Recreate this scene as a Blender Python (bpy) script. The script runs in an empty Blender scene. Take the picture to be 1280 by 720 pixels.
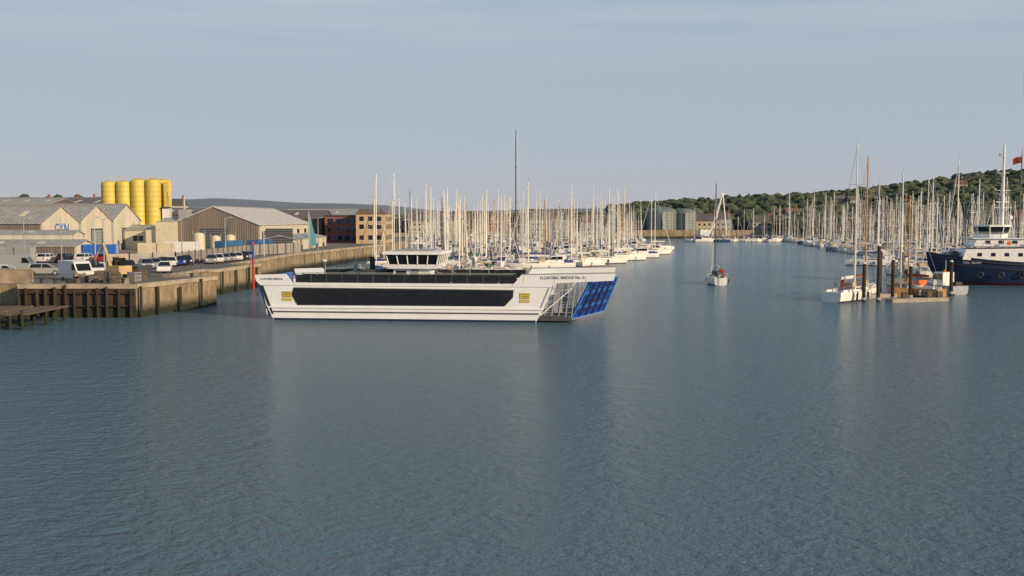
import bpy, bmesh, math, random
from mathutils import Vector, noise, Matrix
from mathutils.geometry import tessellate_polygon
R = random.Random(7)
sc = bpy.context.scene
sc.view_settings.view_transform = 'Standard'
sc.view_settings.look = 'None'
sc.view_settings.exposure = 0
H = 10.5      # eye height above the water (deck of a ship)
F = 1280.0

def sx(u, d):   # lateral metres for a bearing at distance d
    return (u - 640.0) / F * d

# ------------------------------------------------------------------ materials
def new_mat(name):
    m = bpy.data.materials.new(name); m.use_nodes = True
    nt = m.node_tree
    return m, nt, nt.nodes['Principled BSDF']

def mat(name, col, rough=0.6, var=0.12, scale=1.5, metal=0.0, bump=0.0, bscale=8.0, emit=None):
    m, nt, b = new_mat(name)
    N, L = nt.nodes, nt.links
    tc = N.new('ShaderNodeTexCoord')
    nz = N.new('ShaderNodeTexNoise'); nz.inputs['Scale'].default_value = scale; nz.inputs['Detail'].default_value = 5
    L.new(tc.outputs['Object'], nz.inputs['Vector'])
    cr = N.new('ShaderNodeValToRGB')
    cr.color_ramp.elements[0].position = 0.3; cr.color_ramp.elements[1].position = 0.7
    cr.color_ramp.elements[0].color = [c * (1 - var) for c in col] + [1]
    cr.color_ramp.elements[1].color = [min(1, c * (1 + var)) for c in col] + [1]
    L.new(nz.outputs['Fac'], cr.inputs['Fac'])
    L.new(cr.outputs['Color'], b.inputs['Base Color'])
    b.inputs['Roughness'].default_value = rough
    b.inputs['Metallic'].default_value = metal
    if bump > 0:
        n2 = N.new('ShaderNodeTexNoise'); n2.inputs['Scale'].default_value = bscale
        L.new(tc.outputs['Object'], n2.inputs['Vector'])
        bp = N.new('ShaderNodeBump'); bp.inputs['Strength'].default_value = 1; bp.inputs['Distance'].default_value = bump
        L.new(n2.outputs['Fac'], bp.inputs['Height']); L.new(bp.outputs['Normal'], b.inputs['Normal'])
    return m

def clad(name, col, axis='X', pitch=0.5, stain=0.35, rough=0.5):
    """corrugated / profiled sheet with streaky weathering"""
    m, nt, b = new_mat(name)
    N, L = nt.nodes, nt.links
    tc = N.new('ShaderNodeTexCoord')
    mp = N.new('ShaderNodeMapping'); L.new(tc.outputs['Object'], mp.inputs['Vector'])
    mp.inputs['Scale'].default_value = (0.9, 0.9, 0.12)
    nz = N.new('ShaderNodeTexNoise'); nz.inputs['Scale'].default_value = 0.8; nz.inputs['Detail'].default_value = 6
    L.new(mp.outputs['Vector'], nz.inputs['Vector'])
    cr = N.new('ShaderNodeValToRGB')
    cr.color_ramp.elements[0].position = 0.28; cr.color_ramp.elements[1].position = 0.62
    cr.color_ramp.elements[0].color = [c * (1 - stain) for c in col] + [1]
    cr.color_ramp.elements[1].color = list(col) + [1]
    L.new(nz.outputs['Fac'], cr.inputs['Fac'])
    L.new(cr.outputs['Color'], b.inputs['Base Color'])
    wv = N.new('ShaderNodeTexWave'); wv.bands_direction = axis; wv.inputs['Scale'].default_value = 1.0 / pitch * 0.314 * 1.0
    L.new(tc.outputs['Object'], wv.inputs['Vector'])
    bp = N.new('ShaderNodeBump'); bp.inputs['Distance'].default_value = 0.05; bp.inputs['Strength'].default_value = 0.8
    L.new(wv.outputs['Fac'], bp.inputs['Height']); L.new(bp.outputs['Normal'], b.inputs['Normal'])
    b.inputs['Roughness'].default_value = rough
    return m

def quay_mat(name, col, weed=(0.02, 0.022, 0.012), zlow=0.9, streak=True, brick=False):
    m, nt, b = new_mat(name)
    N, L = nt.nodes, nt.links
    g = N.new('ShaderNodeNewGeometry')
    mp = N.new('ShaderNodeMapping'); L.new(g.outputs['Position'], mp.inputs['Vector']); mp.inputs['Scale'].default_value = (1, 1, 0.3)
    nz = N.new('ShaderNodeTexNoise'); nz.inputs['Scale'].default_value = 0.9; nz.inputs['Detail'].default_value = 8; nz.inputs['Roughness'].default_value = 0.7
    L.new(mp.outputs['Vector'], nz.inputs['Vector'])
    cr = N.new('ShaderNodeValToRGB')
    cr.color_ramp.elements[0].position = 0.35; cr.color_ramp.elements[1].position = 0.65
    cr.color_ramp.elements[0].color = [c * 0.35 for c in col] + [1]
    cr.color_ramp.elements[1].color = list(col) + [1]
    L.new(nz.outputs['Fac'], cr.inputs['Fac'])
    sp = N.new('ShaderNodeSeparateXYZ'); L.new(g.outputs['Position'], sp.inputs['Vector'])
    ad = N.new('ShaderNodeMath'); ad.operation = 'MULTIPLY_ADD'; L.new(nz.outputs['Fac'], ad.inputs[0]); ad.inputs[1].default_value = -1.6
    L.new(sp.outputs['Z'], ad.inputs[2])
    mr = N.new('ShaderNodeMapRange'); mr.inputs['From Min'].default_value = zlow - 0.9; mr.inputs['From Max'].default_value = zlow
    L.new(ad.outputs[0], mr.inputs['Value'])
    mx = N.new('ShaderNodeMix'); mx.data_type = 'RGBA'
    L.new(mr.outputs['Result'], mx.inputs['Factor']); mx.inputs['A'].default_value = list(weed) + [1]
    L.new(cr.outputs['Color'], mx.inputs['B'])
    L.new(mx.outputs['Result'], b.inputs['Base Color'])
    bp = N.new('ShaderNodeBump'); bp.inputs['Distance'].default_value = 0.15
    L.new(nz.outputs['Fac'], bp.inputs['Height']); L.new(bp.outputs['Normal'], b.inputs['Normal'])
    b.inputs['Roughness'].default_value = 0.85
    return m

WHITE = mat('white_paint', (0.78, 0.78, 0.76), 0.35, 0.06)
GELWHITE = mat('white_gelcoat', (0.76, 0.74, 0.7), 0.3, 0.05)
CREAM = mat('cream_paint', (0.62, 0.55, 0.42), 0.5, 0.1)
GLASS = mat('dark_glass', (0.012, 0.014, 0.018), 0.08, 0.2)
TINT = mat('tinted_screen', (0.012, 0.013, 0.015), 0.35, 0.2)
BLACK = mat('black_rubber', (0.02, 0.02, 0.022), 0.6)
NAVY = mat('navy_paint', (0.012, 0.022, 0.06), 0.35)
GREY = mat('grey_paint', (0.3, 0.31, 0.32), 0.5)
DGREY = mat('dark_grey_paint', (0.06, 0.065, 0.07), 0.5)
STEEL = mat('galvanised_steel', (0.42, 0.43, 0.44), 0.4, 0.1, metal=0.3)
ALU = mat('mast_aluminium', (0.78, 0.73, 0.64), 0.4, 0.05)
MDARK = mat('mast_dark', (0.06, 0.06, 0.065), 0.4)
WOODM = mat('varnished_spar', (0.5, 0.26, 0.1), 0.35, 0.15)
TEAK = mat('teak_deck', (0.3, 0.2, 0.11), 0.7, 0.2, 6)
RED = mat('red_paint', (0.5, 0.03, 0.025), 0.4)
ORANGE = mat('orange_plastic', (0.7, 0.16, 0.03), 0.5)
YEL = mat('yellow_paint', (0.75, 0.5, 0.03), 0.5, 0.1)
YELD = mat('yellow_faded', (0.55, 0.42, 0.08), 0.6, 0.15)
BLUE = mat('blue_paint', (0.012, 0.05, 0.33), 0.4, 0.15)
BLUE2 = mat('light_blue_paint', (0.03, 0.15, 0.52), 0.45, 0.15)
BLUEC = mat('faded_container_blue', (0.045, 0.14, 0.3), 0.6, 0.25)
COVB = mat('blue_canvas', (0.02, 0.05, 0.2), 0.9)
COVG = mat('green_canvas', (0.03, 0.1, 0.07), 0.9)
COVT = mat('tan_canvas', (0.45, 0.36, 0.25), 0.9)
COVW = mat('white_canvas', (0.65, 0.64, 0.6), 0.9)
COVR = mat('maroon_canvas', (0.2, 0.03, 0.03), 0.9)
AFOUL = mat('antifouling', (0.1, 0.02, 0.02), 0.8)
TIMB = mat('weathered_timber', (0.12, 0.09, 0.065), 0.9, 0.4, 2.5, bump=0.03)
PILE = quay_mat('tarred_pile', (0.055, 0.042, 0.032), zlow=0.9)
CONC = quay_mat('quay_concrete', (0.4, 0.31, 0.2), zlow=0.7)
SHEET = quay_mat('rusty_sheet_piling', (0.085, 0.055, 0.04), zlow=0.7)
BRICK = mat('red_brick', (0.25, 0.09, 0.06), 0.9, 0.2, 1.0)
TYRE = BLACK

# ------------------------------------------------------------------ mesh builder
class MB:
    def __init__(s):
        s.v = []; s.f = []; s.m = []; s.mats = []
    def mi(s, mt):
        if mt not in s.mats: s.mats.append(mt)
        return s.mats.index(mt)
    def add(s, vs, fs, mt):
        o = len(s.v); k = s.mi(mt)
        s.v += [tuple(p) for p in vs]
        for f in fs:
            s.f.append([i + o for i in f]); s.m.append(k)
    def box(s, x0, x1, y0, y1, z0, z1, mt):
        vs = [(x0,y0,z0),(x1,y0,z0),(x1,y1,z0),(x0,y1,z0),(x0,y0,z1),(x1,y0,z1),(x1,y1,z1),(x0,y1,z1)]
        s.add(vs, [(0,3,2,1),(4,5,6,7),(0,1,5,4),(1,2,6,5),(2,3,7,6),(3,0,4,7)], mt)
    def hexa(s, lo, hi, mt):
        vs = list(lo) + list(hi)
        s.add(vs, [(0,3,2,1),(4,5,6,7),(0,1,5,4),(1,2,6,5),(2,3,7,6),(3,0,4,7)], mt)
    def prism(s, pts, a, b, mt, ax='y'):
        n = len(pts)
        def mk(p, t):
            if ax == 'y': return (p[0], t, p[1])
            if ax == 'x': return (t, p[0], p[1])
            return (p[0], p[1], t)
        vs = [mk(p, a) for p in pts] + [mk(p, b) for p in pts]
        fs = [tuple(range(n)), tuple(range(2*n-1, n-1, -1))] + [(i, (i+1) % n, n+(i+1) % n, n+i) for i in range(n)]
        s.add(vs, fs, mt)
    def cyl(s, p0, p1, r0, r1, mt, n=8, caps=True):
        p0 = Vector(p0); p1 = Vector(p1); d = (p1-p0)
        if d.length < 1e-6: return
        d.normalize()
        a = d.orthogonal().normalized(); b = d.cross(a)
        vs = []
        for p, r in ((p0, r0), (p1, r1)):
            for i in range(n):
                t = 2*math.pi*i/n
                vs.append(p + a*math.cos(t)*r + b*math.sin(t)*r)
        fs = [(i, (i+1) % n, n+(i+1) % n, n+i) for i in range(n)]
        if caps: fs += [tuple(range(n-1, -1, -1)), tuple(range(n, 2*n))]
        s.add(vs, fs, mt)
    def lathe(s, c, prof, mt, n=24):
        vs = []; fs = []
        for r, z in prof:
            for i in range(n):
                t = 2*math.pi*i/n
                vs.append((c[0]+r*math.cos(t), c[1]+r*math.sin(t), c[2]+z))
        for k in range(len(prof)-1):
            for i in range(n):
                fs.append((k*n+i, k*n+(i+1) % n, (k+1)*n+(i+1) % n, (k+1)*n+i))
        fs.append(tuple(range((len(prof)-1)*n, len(prof)*n)))
        s.add(vs, fs, mt)
    def mesh(s, name):
        me = bpy.data.meshes.new(name)
        me.from_pydata(s.v, [], s.f)
        for mt in s.mats: me.materials.append(mt)
        me.polygons.foreach_set('material_index', s.m)
        bm = bmesh.new(); bm.from_mesh(me); bmesh.ops.recalc_face_normals(bm, faces=bm.faces); bm.to_mesh(me); bm.free()
        me.update()
        return me
    def obj(s, name, loc=(0,0,0), rz=0.0, parent=None, smooth=False, bevel=0):
        me = s.mesh(name)
        return place(me, name, loc, rz, parent, smooth, bevel)

def place(me, name, loc=(0,0,0), rz=0.0, parent=None, smooth=False, bevel=0):
    o = bpy.data.objects.new(name, me)
    sc.collection.objects.link(o)
    o.location = loc; o.rotation_euler = (0, 0, rz)
    if parent: o.parent = parent
    if smooth:
        for p in me.polygons: p.use_smooth = True
    if bevel:
        b = o.modifiers.new('bevel', 'BEVEL'); b.width = bevel; b.segments = 2; b.limit_method = 'ANGLE'
    return o

def empty(name, loc=(0,0,0), rz=0.0):
    e = bpy.data.objects.new(name, None); sc.collection.objects.link(e)
    e.location = loc; e.rotation_euler = (0, 0, rz); return e

def text(body, name, size, loc, rot, mt, parent=None, ext=0.01):
    cu = bpy.data.curves.new(name, 'FONT'); cu.body = body; cu.size = size; cu.extrude = ext
    cu.align_x = 'CENTER'; cu.align_y = 'CENTER'
    cu.materials.append(mt)
    o = bpy.data.objects.new(name, cu); sc.collection.objects.link(o)
    o.location = loc; o.rotation_euler = rot
    if parent: o.parent = parent
    return o

# ------------------------------------------------------------------ world and sun
SUN_AZ = 128.0   # clockwise from +Y
SUN_EL = 17.0
w = bpy.data.worlds.new('World'); sc.world = w; w.use_nodes = True
nt = w.node_tree; N, L = nt.nodes, nt.links
bg = N['Background']
sky = N.new('ShaderNodeTexSky'); sky.sky_type = 'NISHITA'; sky.sun_disc = False
sky.sun_elevation = math.radians(SUN_EL); sky.sun_rotation = math.radians(SUN_AZ)
sky.air_density = 1.0; sky.dust_density = 1.0; sky.ozone_density = 1.5
tc = N.new('ShaderNodeTexCoord')
sp = N.new('ShaderNodeSeparateXYZ'); L.new(tc.outputs['Generated'], sp.inputs['Vector'])
# low-level haze layer: pale, slightly mauve at the horizon and bluer above
hz = N.new('ShaderNodeValToRGB'); e_ = hz.color_ramp.elements
e_[0].position = 0.0; e_[0].color = (0.515, 0.515, 0.565, 1); e_[1].position = 0.28; e_[1].color = (0.36, 0.51, 0.66, 1)
q_ = e_.new(0.09); q_.color = (0.445, 0.52, 0.605, 1)
L.new(sp.outputs['Z'], hz.inputs['Fac'])
hs = N.new('ShaderNodeVectorMath'); hs.operation = 'SCALE'; hs.inputs['Scale'].default_value = 10.6; L.new(hz.outputs['Color'], hs.inputs[0])
hf = N.new('ShaderNodeMapRange'); hf.inputs['From Min'].default_value = 0.15; hf.inputs['From Max'].default_value = 0.7
hf.inputs['To Min'].default_value = 0.92; hf.inputs['To Max'].default_value = 0.2
L.new(sp.outputs['Z'], hf.inputs['Value'])
m1 = N.new('ShaderNodeMix'); m1.data_type = 'RGBA'; L.new(hf.outputs['Result'], m1.inputs['Factor']); L.new(sky.outputs['Color'], m1.inputs['A']); L.new(hs.outputs['Vector'], m1.inputs['B'])
mp = N.new('ShaderNodeMapping'); L.new(tc.outputs['Generated'], mp.inputs['Vector']); mp.inputs['Scale'].default_value = (1.2, 1.2, 16)
mp.inputs['Rotation'].default_value = (0.05, 0.09, 0)
nz = N.new('ShaderNodeTexNoise'); nz.inputs['Scale'].default_value = 1.6; nz.inputs['Detail'].default_value = 7; nz.inputs['Roughness'].default_value = 0.6
L.new(mp.outputs['Vector'], nz.inputs['Vector'])
cr = N.new('ShaderNodeValToRGB'); cr.color_ramp.elements[0].position = 0.42; cr.color_ramp.elements[1].position = 0.72
cr.color_ramp.elements[0].color = (0,0,0,1); cr.color_ramp.elements[1].color = (0.65,0.65,0.65,1)
L.new(nz.outputs['Fac'], cr.inputs['Fac'])
mr = N.new('ShaderNodeMapRange'); mr.inputs['From Min'].default_value = 0.13; mr.inputs['From Max'].default_value = 0.21
L.new(sp.outputs['Z'], mr.inputs['Value'])
mu = N.new('ShaderNodeMath'); mu.operation = 'MULTIPLY'; L.new(cr.outputs['Color'], mu.inputs[0]); L.new(mr.outputs['Result'], mu.inputs[1])
mx = N.new('ShaderNodeMix'); mx.data_type = 'RGBA'; L.new(mu.outputs[0], mx.inputs['Factor'])
L.new(m1.outputs['Result'], mx.inputs['A']); mx.inputs['B'].default_value = (6.4, 6.9, 7.5, 1)
L.new(mx.outputs['Result'], bg.inputs['Color'])
bg.inputs['Strength'].default_value = 0.09
sd = bpy.data.lights.new('sun', 'SUN'); sd.energy = 4.6; sd.angle = math.radians(0.5); sd.color = (1.0, 0.77, 0.5)
so = bpy.data.objects.new('sun', sd); sc.collection.objects.link(so)
az, el = math.radians(SUN_AZ), math.radians(SUN_EL)
dirs = Vector((math.sin(az)*math.cos(el), math.cos(az)*math.cos(el), math.sin(el)))
so.rotation_euler = dirs.to_track_quat('Z', 'Y').to_euler()
so.location = (60, -60, 60)

# ------------------------------------------------------------------ camera
cd = bpy.data.cameras.new('camera'); cam = bpy.data.objects.new('camera', cd); sc.collection.objects.link(cam)
cam.location = (0, 0, H); cd.sensor_width = 36; cd.lens = 36; cd.clip_end = 20000; cd.clip_start = 0.5
cam.rotation_euler = (math.radians(90) - math.atan(88/1280), 0, 0)
sc.camera = cam

# ------------------------------------------------------------------ water
m, nt, b = new_mat('harbour_water'); N, L = nt.nodes, nt.links
g = N.new('ShaderNodeNewGeometry')
def nnode(scale, vs, det=4, rough=0.55, rot=0.0):
    mp = N.new('ShaderNodeMapping'); L.new(g.outputs['Position'], mp.inputs['Vector']); mp.inputs['Scale'].default_value = vs
    mp.inputs['Rotation'].default_value = (0, 0, rot)
    n = N.new('ShaderNodeTexNoise'); n.inputs['Scale'].default_value = scale; n.inputs['Detail'].default_value = det; n.inputs['Roughness'].default_value = rough
    L.new(mp.outputs['Vector'], n.inputs['Vector']); return n
n1 = nnode(2.4, (0.8, 1.0, 1), 4, 0.65, 0.3)
n2 = nnode(0.8, (0.9, 1.15, 1), 3, 0.5, -0.4)
patch = nnode(0.022, (0.5, 1.7, 1), 5, 0.65, 0.1)
pr = N.new('ShaderNodeMapRange'); pr.inputs['From Min'].default_value = 0.36; pr.inputs['From Max'].default_value = 0.62
pr.inputs['To Min'].default_value = 0.6; pr.inputs['To Max'].default_value = 1.0
L.new(patch.outputs['Fac'], pr.inputs['Value'])
# more sheltered, calmer water further up river
spy = N.new('ShaderNodeSeparateXYZ'); L.new(g.outputs['Position'], spy.inputs['Vector'])
sh = N.new('ShaderNodeMapRange'); sh.inputs['From Min'].default_value = 90; sh.inputs['From Max'].default_value = 260; sh.inputs['To Min'].default_value = 1.0; sh.inputs['To Max'].default_value = 0.35
L.new(spy.outputs['Y'], sh.inputs['Value'])
a = N.new('ShaderNodeMath'); a.operation = 'MULTIPLY'; L.new(n1.outputs['Fac'], a.inputs[0]); a.inputs[1].default_value = 0.62
a2 = N.new('ShaderNodeMath'); a2.operation = 'MULTIPLY_ADD'; L.new(n2.outputs['Fac'], a2.inputs[0]); a2.inputs[1].default_value = 0.6; L.new(a.outputs[0], a2.inputs[2])
a3 = N.new('ShaderNodeMath'); a3.operation = 'MULTIPLY'; L.new(a2.outputs[0], a3.inputs[0]); L.new(pr.outputs['Result'], a3.inputs[1])
a4 = N.new('ShaderNodeMath'); a4.operation = 'MULTIPLY'; L.new(a3.outputs[0], a4.inputs[0]); L.new(sh.outputs['Result'], a4.inputs[1])
bp = N.new('ShaderNodeBump'); bp.inputs['Strength'].default_value = 1.0; bp.inputs['Distance'].default_value = 1.0
L.new(a4.outputs[0], bp.inputs['Height']); L.new(bp.outputs['Normal'], b.inputs['Normal'])
cr = N.new('ShaderNodeValToRGB'); cr.color_ramp.elements[0].position = 0.35; cr.color_ramp.elements[1].position = 0.65
cr.color_ramp.elements[0].color = (0.08, 0.15, 0.205, 1); cr.color_ramp.elements[1].color = (0.1, 0.175, 0.235, 1)
L.new(patch.outputs['Fac'], cr.inputs['Fac']); L.new(cr.outputs['Color'], b.inputs['Base Color'])
b.inputs['Roughness'].default_value = 0.14; b.inputs['IOR'].default_value = 1.33
wm = MB(); wm.add([(-6000,-400,0),(6000,-400,0),(6000,9000,0),(-6000,9000,0)], [(0,1,2,3)], m)
wm.obj('water')

# ------------------------------------------------------------------ ground (land round the harbour)
GZ = 3.3
GM = mat('ground_hardstanding', (0.17, 0.145, 0.12), 0.9, 0.35, 0.15)
quay = [(-900,110),(-52,110),(-52,107.5),(-39.6,107.5),(-35.6,123),(-42,124.5),(-42.3,139),(-40,139.5),(-38.6,157),(-43,158),(-43,200),
        (-38,240),(-33,275),(-33,335),(-52,420),(-60,522)]
far = [(60,530),(128,520),(150,430),(175,320),(170,220),(150,140),(160,80),(900,60)]
outline = quay + far + [(6000,60),(6000,9000),(-6000,9000),(-6000,111)]
n = len(outline)
vs = [(x,y,GZ if y < 500 else 2.6) for x,y in outline] + [(x,y,-3) for x,y in outline]
tris = tessellate_polygon([[Vector((x,y,0)) for x,y in outline]])
fs = [tuple(t) for t in tris]; mi_ = [0]*len(fs)
for i in range(n-1):
    fs.append((i,i+1,n+i+1,n+i)); mi_.append(2 if outline[i][1] == 107.5 and outline[i+1][1] == 107.5 else 1)
me = bpy.data.meshes.new('ground'); me.from_pydata(vs,[],fs)
for x in (GM, CONC, SHEET): me.materials.append(x)
me.polygons.foreach_set('material_index', mi_)
place(me, 'ground')

# coping, fenders, piles on quay
cp = MB(); COP = mat('coping_stone', (0.38, 0.31, 0.23), 0.85, 0.25, 0.8)
qs = quay[1:13]
for (x0,y0),(x1,y1) in zip(qs[:-1], qs[1:]):
    d = Vector((x1-x0, y1-y0, 0)); Ln = d.length; d.normalize(); nrm = Vector((d.y, -d.x, 0))
    p0 = Vector((x0,y0,0)); p1 = Vector((x1,y1,0)); o = nrm*0.18; i = -nrm*0.6
    cp.hexa([p0+o+Vector((0,0,GZ-0.25)), p1+o+Vector((0,0,GZ-0.25)), p1+i+Vector((0,0,GZ-0.25)), p0+i+Vector((0,0,GZ-0.25))],
            [p0+o+Vector((0,0,GZ+0.22)), p1+o+Vector((0,0,GZ+0.22)), p1+i+Vector((0,0,GZ+0.22)), p0+i+Vector((0,0,GZ+0.22))], COP)
cp.obj('quay_coping')
fp = MB()
for (x0,y0),(x1,y1),st in (((-52,107.5),(-39.6,107.5),1.15), ((-39.6,107.5),(-35.6,123),4.2), ((-40,139.5),(-38.6,157),4.5)):
    d = Vector((x1-x0, y1-y0, 0)); Ln = d.length; d.normalize(); nrm = Vector((d.y, -d.x, 0))
    t = 0.2
    while t < Ln:
        p = Vector((x0,y0,0)) + d*t + nrm*0.42
        tp = GZ + R.uniform(-0.6, 0.2)
        rr = R.uniform(.13,.2)
        fp.cyl((p.x,p.y,-2), (p.x+R.uniform(-.08,.08),p.y,tp), rr, rr*.9, PILE, 8)
        t += st*R.uniform(0.7, 1.3)
    if y0 == 107.5 and y1 == 107.5:
        for z in (1.2, 2.6):
            a_ = Vector((x0,y0,z)) + nrm*0.25; b_ = Vector((x1,y1,z)) + nrm*0.25
            fp.cyl(a_, b_, 0.11, 0.11, PILE, 6)
fp.obj('quay_fender_piles')

# old timber jetty in the near left corner
jt = MB()
for k in range(26):
    x = -64 + k*0.72
    if k in (21,): continue
    jt.box(x, x+0.62, 95.5, 104.5-R.uniform(0,.3), 1.35+R.uniform(-0.03,0.03), 1.5+R.uniform(-0.02,0.03), TIMB)
for k in range(17):
    x = -63.7 + k*1.12
    for y in (95.3, 100, 104.2):
        jt.cyl((x,y,-2), (x+R.uniform(-.1,.1),y,1.34 + (R.uniform(.3,.9) if y < 96 and k % 2 == 0 else 0)), 0.17, 0.15, PILE, 7)
jt.box(-64,-45.3,95.55,95.85,1.0,1.33,PILE)
jt.box(-64,-45.3,95.55,95.85,0.35,0.55,PILE)
jt.obj('timber_jetty')
# low parapet walls at the near left
pw = MB(); PW = mat('parapet_concrete', (0.3, 0.23, 0.17), 0.9, 0.4, 0.7, bump=0.05)
pw.box(-75,-52.6,112,112.4,GZ,GZ+1.5,PW); pw.box(-75,-52.5,111.9,112.5,GZ+1.5,GZ+1.62,COP)
pw.obj('parapet_wall')

# steel fence / sheeted wall along the back of the quay
fw = MB(); FEN = clad('fence_sheet', (0.34, 0.31, 0.28), 'Y', 0.6)
fx = [(-58,146),(-50,152),(-50,196),(-44,214)]
for (x0,y0),(x1,y1) in zip(fx[:-1], fx[1:]):
    fw.hexa([(x0,y0,GZ),(x1,y1,GZ),(x1-.12,y1+.1,GZ),(x0-.12,y0+.1,GZ)], [(x0,y0,GZ+2),(x1,y1,GZ+2),(x1-.12,y1+.1,GZ+2),(x0-.12,y0+.1,GZ+2)], FEN)
    nn = int(math.hypot(x1-x0,y1-y0)/3)
    for k in range(nn+1):
        t = k/nn; fw.box(x0+(x1-x0)*t, x0+(x1-x0)*t+.12, y0+(y1-y0)*t-.12, y0+(y1-y0)*t, GZ, GZ+2.2, DGREY)
fw.obj('steel_fence')
# quay railing
rl = MB()
for (x0,y0),(x1,y1) in (((-51,108.3),(-40.2,108.3)), ((-40.2,108.5),(-36.4,122.5)), ((-40.8,140.5),(-39.4,156.5))):
    Ln = math.hypot(x1-x0,y1-y0); nn = int(Ln/1.6)
    for k in range(nn+1):
        t = k/nn; x = x0+(x1-x0)*t; y = y0+(y1-y0)*t
        rl.cyl((x,y,GZ+.2),(x,y,GZ+1.2),0.03,0.03,DGREY,5)
    for z in (0.75,1.2): rl.cyl((x0,y0,GZ+z),(x1,y1,GZ+z),0.025,0.025,DGREY,5)
rl.obj('quay_railing')

# ------------------------------------------------------------------ buildings
ROOFG = clad('grey_sheet_roof', (0.38, 0.36, 0.335), 'X', 0.9, 0.3)
ROOFW = clad('pale_sheet_roof', (0.6, 0.57, 0.52), 'Y', 0.9, 0.25)
ROOFB = clad('brown_sheet_roof', (0.16, 0.12, 0.10), 'X', 0.9, 0.4)
WALLC = clad('cream_cladding', (0.66, 0.60, 0.49), 'Y', 0.5, 0.22)
WALLG = clad('drab_cladding', (0.2, 0.165, 0.135), 'X', 0.5, 0.35)
WALLB = clad('brown_cladding', (0.15, 0.115, 0.1), 'X', 0.5, 0.35)

def shed_x(name, x0, x1, y0, y1, ze, zr, wall, gable, roof, base=GZ, logo=None, windows=True, door=True):
    """ridge runs along X, gable end at x1"""
    e = empty(name, ((x0+x1)/2, (y0+y1)/2, base))
    cx, cy = (x0+x1)/2, (y0+y1)/2
    X0, X1, Y0, Y1 = x0-cx, x1-cx, y0-cy, y1-cy; he = ze-base; hr = zr-base
    b_ = MB(); b_.prism([(Y0,0),(Y1,0),(Y1,he),(0,hr),(Y0,he)], X0, X1, wall, 'x')
    b_.prism([(Y0+.02,0.02),(Y1-.02,0.02),(Y1-.02,he-.02),(0,hr-.02),(Y0+.02,he-.02)], X1+.004, X1+.06, gable, 'x')
    b_.obj('walls', parent=e)
    r = MB(); t = 0.18
    for s in (Y0, Y1):
        k = s*1.04; zz = he-(hr-he)*0.04
        r.prism([(0,hr+.02),(k,zz+.02),(k,zz+.02+t),(0,hr+.02+t)], X0-.3, X1+.35, roof, 'x')
    r.box(X0-.3,X1+.36,-.25,.25,hr+t-.02,hr+t+.1,GREY)
    nn = int((X1-X0)/7)
    for k in range(nn):
        xx = X0+3.5+k*7; yy = Y0*0.5
        r.prism([(yy*0.7,hr-(hr-he)*0.35+t+.04),(yy*1.3,hr-(hr-he)*0.65+t+.04),(yy*1.3,hr-(hr-he)*0.65+t+.1),(yy*0.7,hr-(hr-he)*0.35+t+.1)], xx, xx+1.0, CREAM, 'x')
    r.obj('roof', parent=e)
    q = MB()
    if door:
        q.box(X1+.07,X1+.12,-2.6,2.6,0,4.6,GREY)
        for z in range(1,9): q.box(X1+.12,X1+.15,-2.6,2.6,z*.5,z*.5+.06,DGREY)
        q.box(X1+.07,X1+.2,-2.9,-2.6,0,4.9,DGREY); q.box(X1+.07,X1+.2,2.6,2.9,0,4.9,DGREY); q.box(X1+.07,X1+.2,-2.6,2.6,4.6,4.9,DGREY)
        q.box(X1+.07,X1+.14,-5.6,-4.6,0,2.1,BLUEC)
    if windows:
        k = X0+2
        while k < X1-3:
            q.box(k,k+2.2,Y0-.05,Y0-.01,he-2.4,he-1.2,GLASS); q.box(k-.1,k+2.3,Y0-.09,Y0-.05,he-2.5,he-2.4,WHITE); q.box(k+1.05,k+1.15,Y0-.09,Y0-.05,he-2.4,he-1.2,WHITE)
            k += 4.5
    q.cyl((X1+.15,Y0+.2,0),(X1+.15,Y0+.2,he),.08,.08,GREY,6); q.cyl((X1+.15,Y1-.2,0),(X1+.15,Y1-.2,he),.08,.08,GREY,6)
    q.obj('doors_and_windows', parent=e)
    if logo: text(logo, 'lettering', 3.0, (X1+.12, 0.3, he-1.2), (math.radians(90),0,math.radians(90)), BLUE2, e, 0.03)
    return e

shed_x('warehouse', -160, -88, 191.5, 208.5, 9.4, 12.6, WALLG, WALLC, ROOFG, logo='GKN')
shed_x('warehouse', -160, -88, 208.6, 225.5, 9.6, 13.0, WALLG, WALLC, ROOFG)
shed_x('warehouse', -160, -88, 225.6, 242.5, 9.8, 13.4, WALLG, WALLC, ROOFG)
shed_x('warehouse', -88+.3, -72, 232, 243, 7.6, 8.6, WALLC, WALLC, ROOFG, door=False)
shed_x('workshop', -140, -73.5, 172, 181, 5.6, 6.5, WALLG, WALLC, ROOFG, door=False)
shed_x('workshop', -140, -79, 184, 189, 7.4, 8.0, WALLC, WALLC, ROOFG, door=False)
shed_x('factory_hall', -240, -140, 350, 390, 14.5, 17.5, WALLB, WALLB, ROOFB, windows=False, door=False)
shed_x('factory_hall', -190, -148, 330, 349, 15.0, 16.6, WALLG, WALLB, ROOFG, windows=True, door=False)
shed_x('factory_hall', -150, -88, 330, 352, 11.5, 13.5, WALLB, WALLB, ROOFB, windows=False, door=False)
shed_x('factory_hall', -96, -56, 300, 322, 10.2, 12.6, WALLB, WALLB, ROOFB, windows=False, door=False)
shed_x('factory_hall', -78, -45, 345, 372, 10.8, 13.2, WALLB, WALLB, ROOFG, windows=False, door=False)

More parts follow.
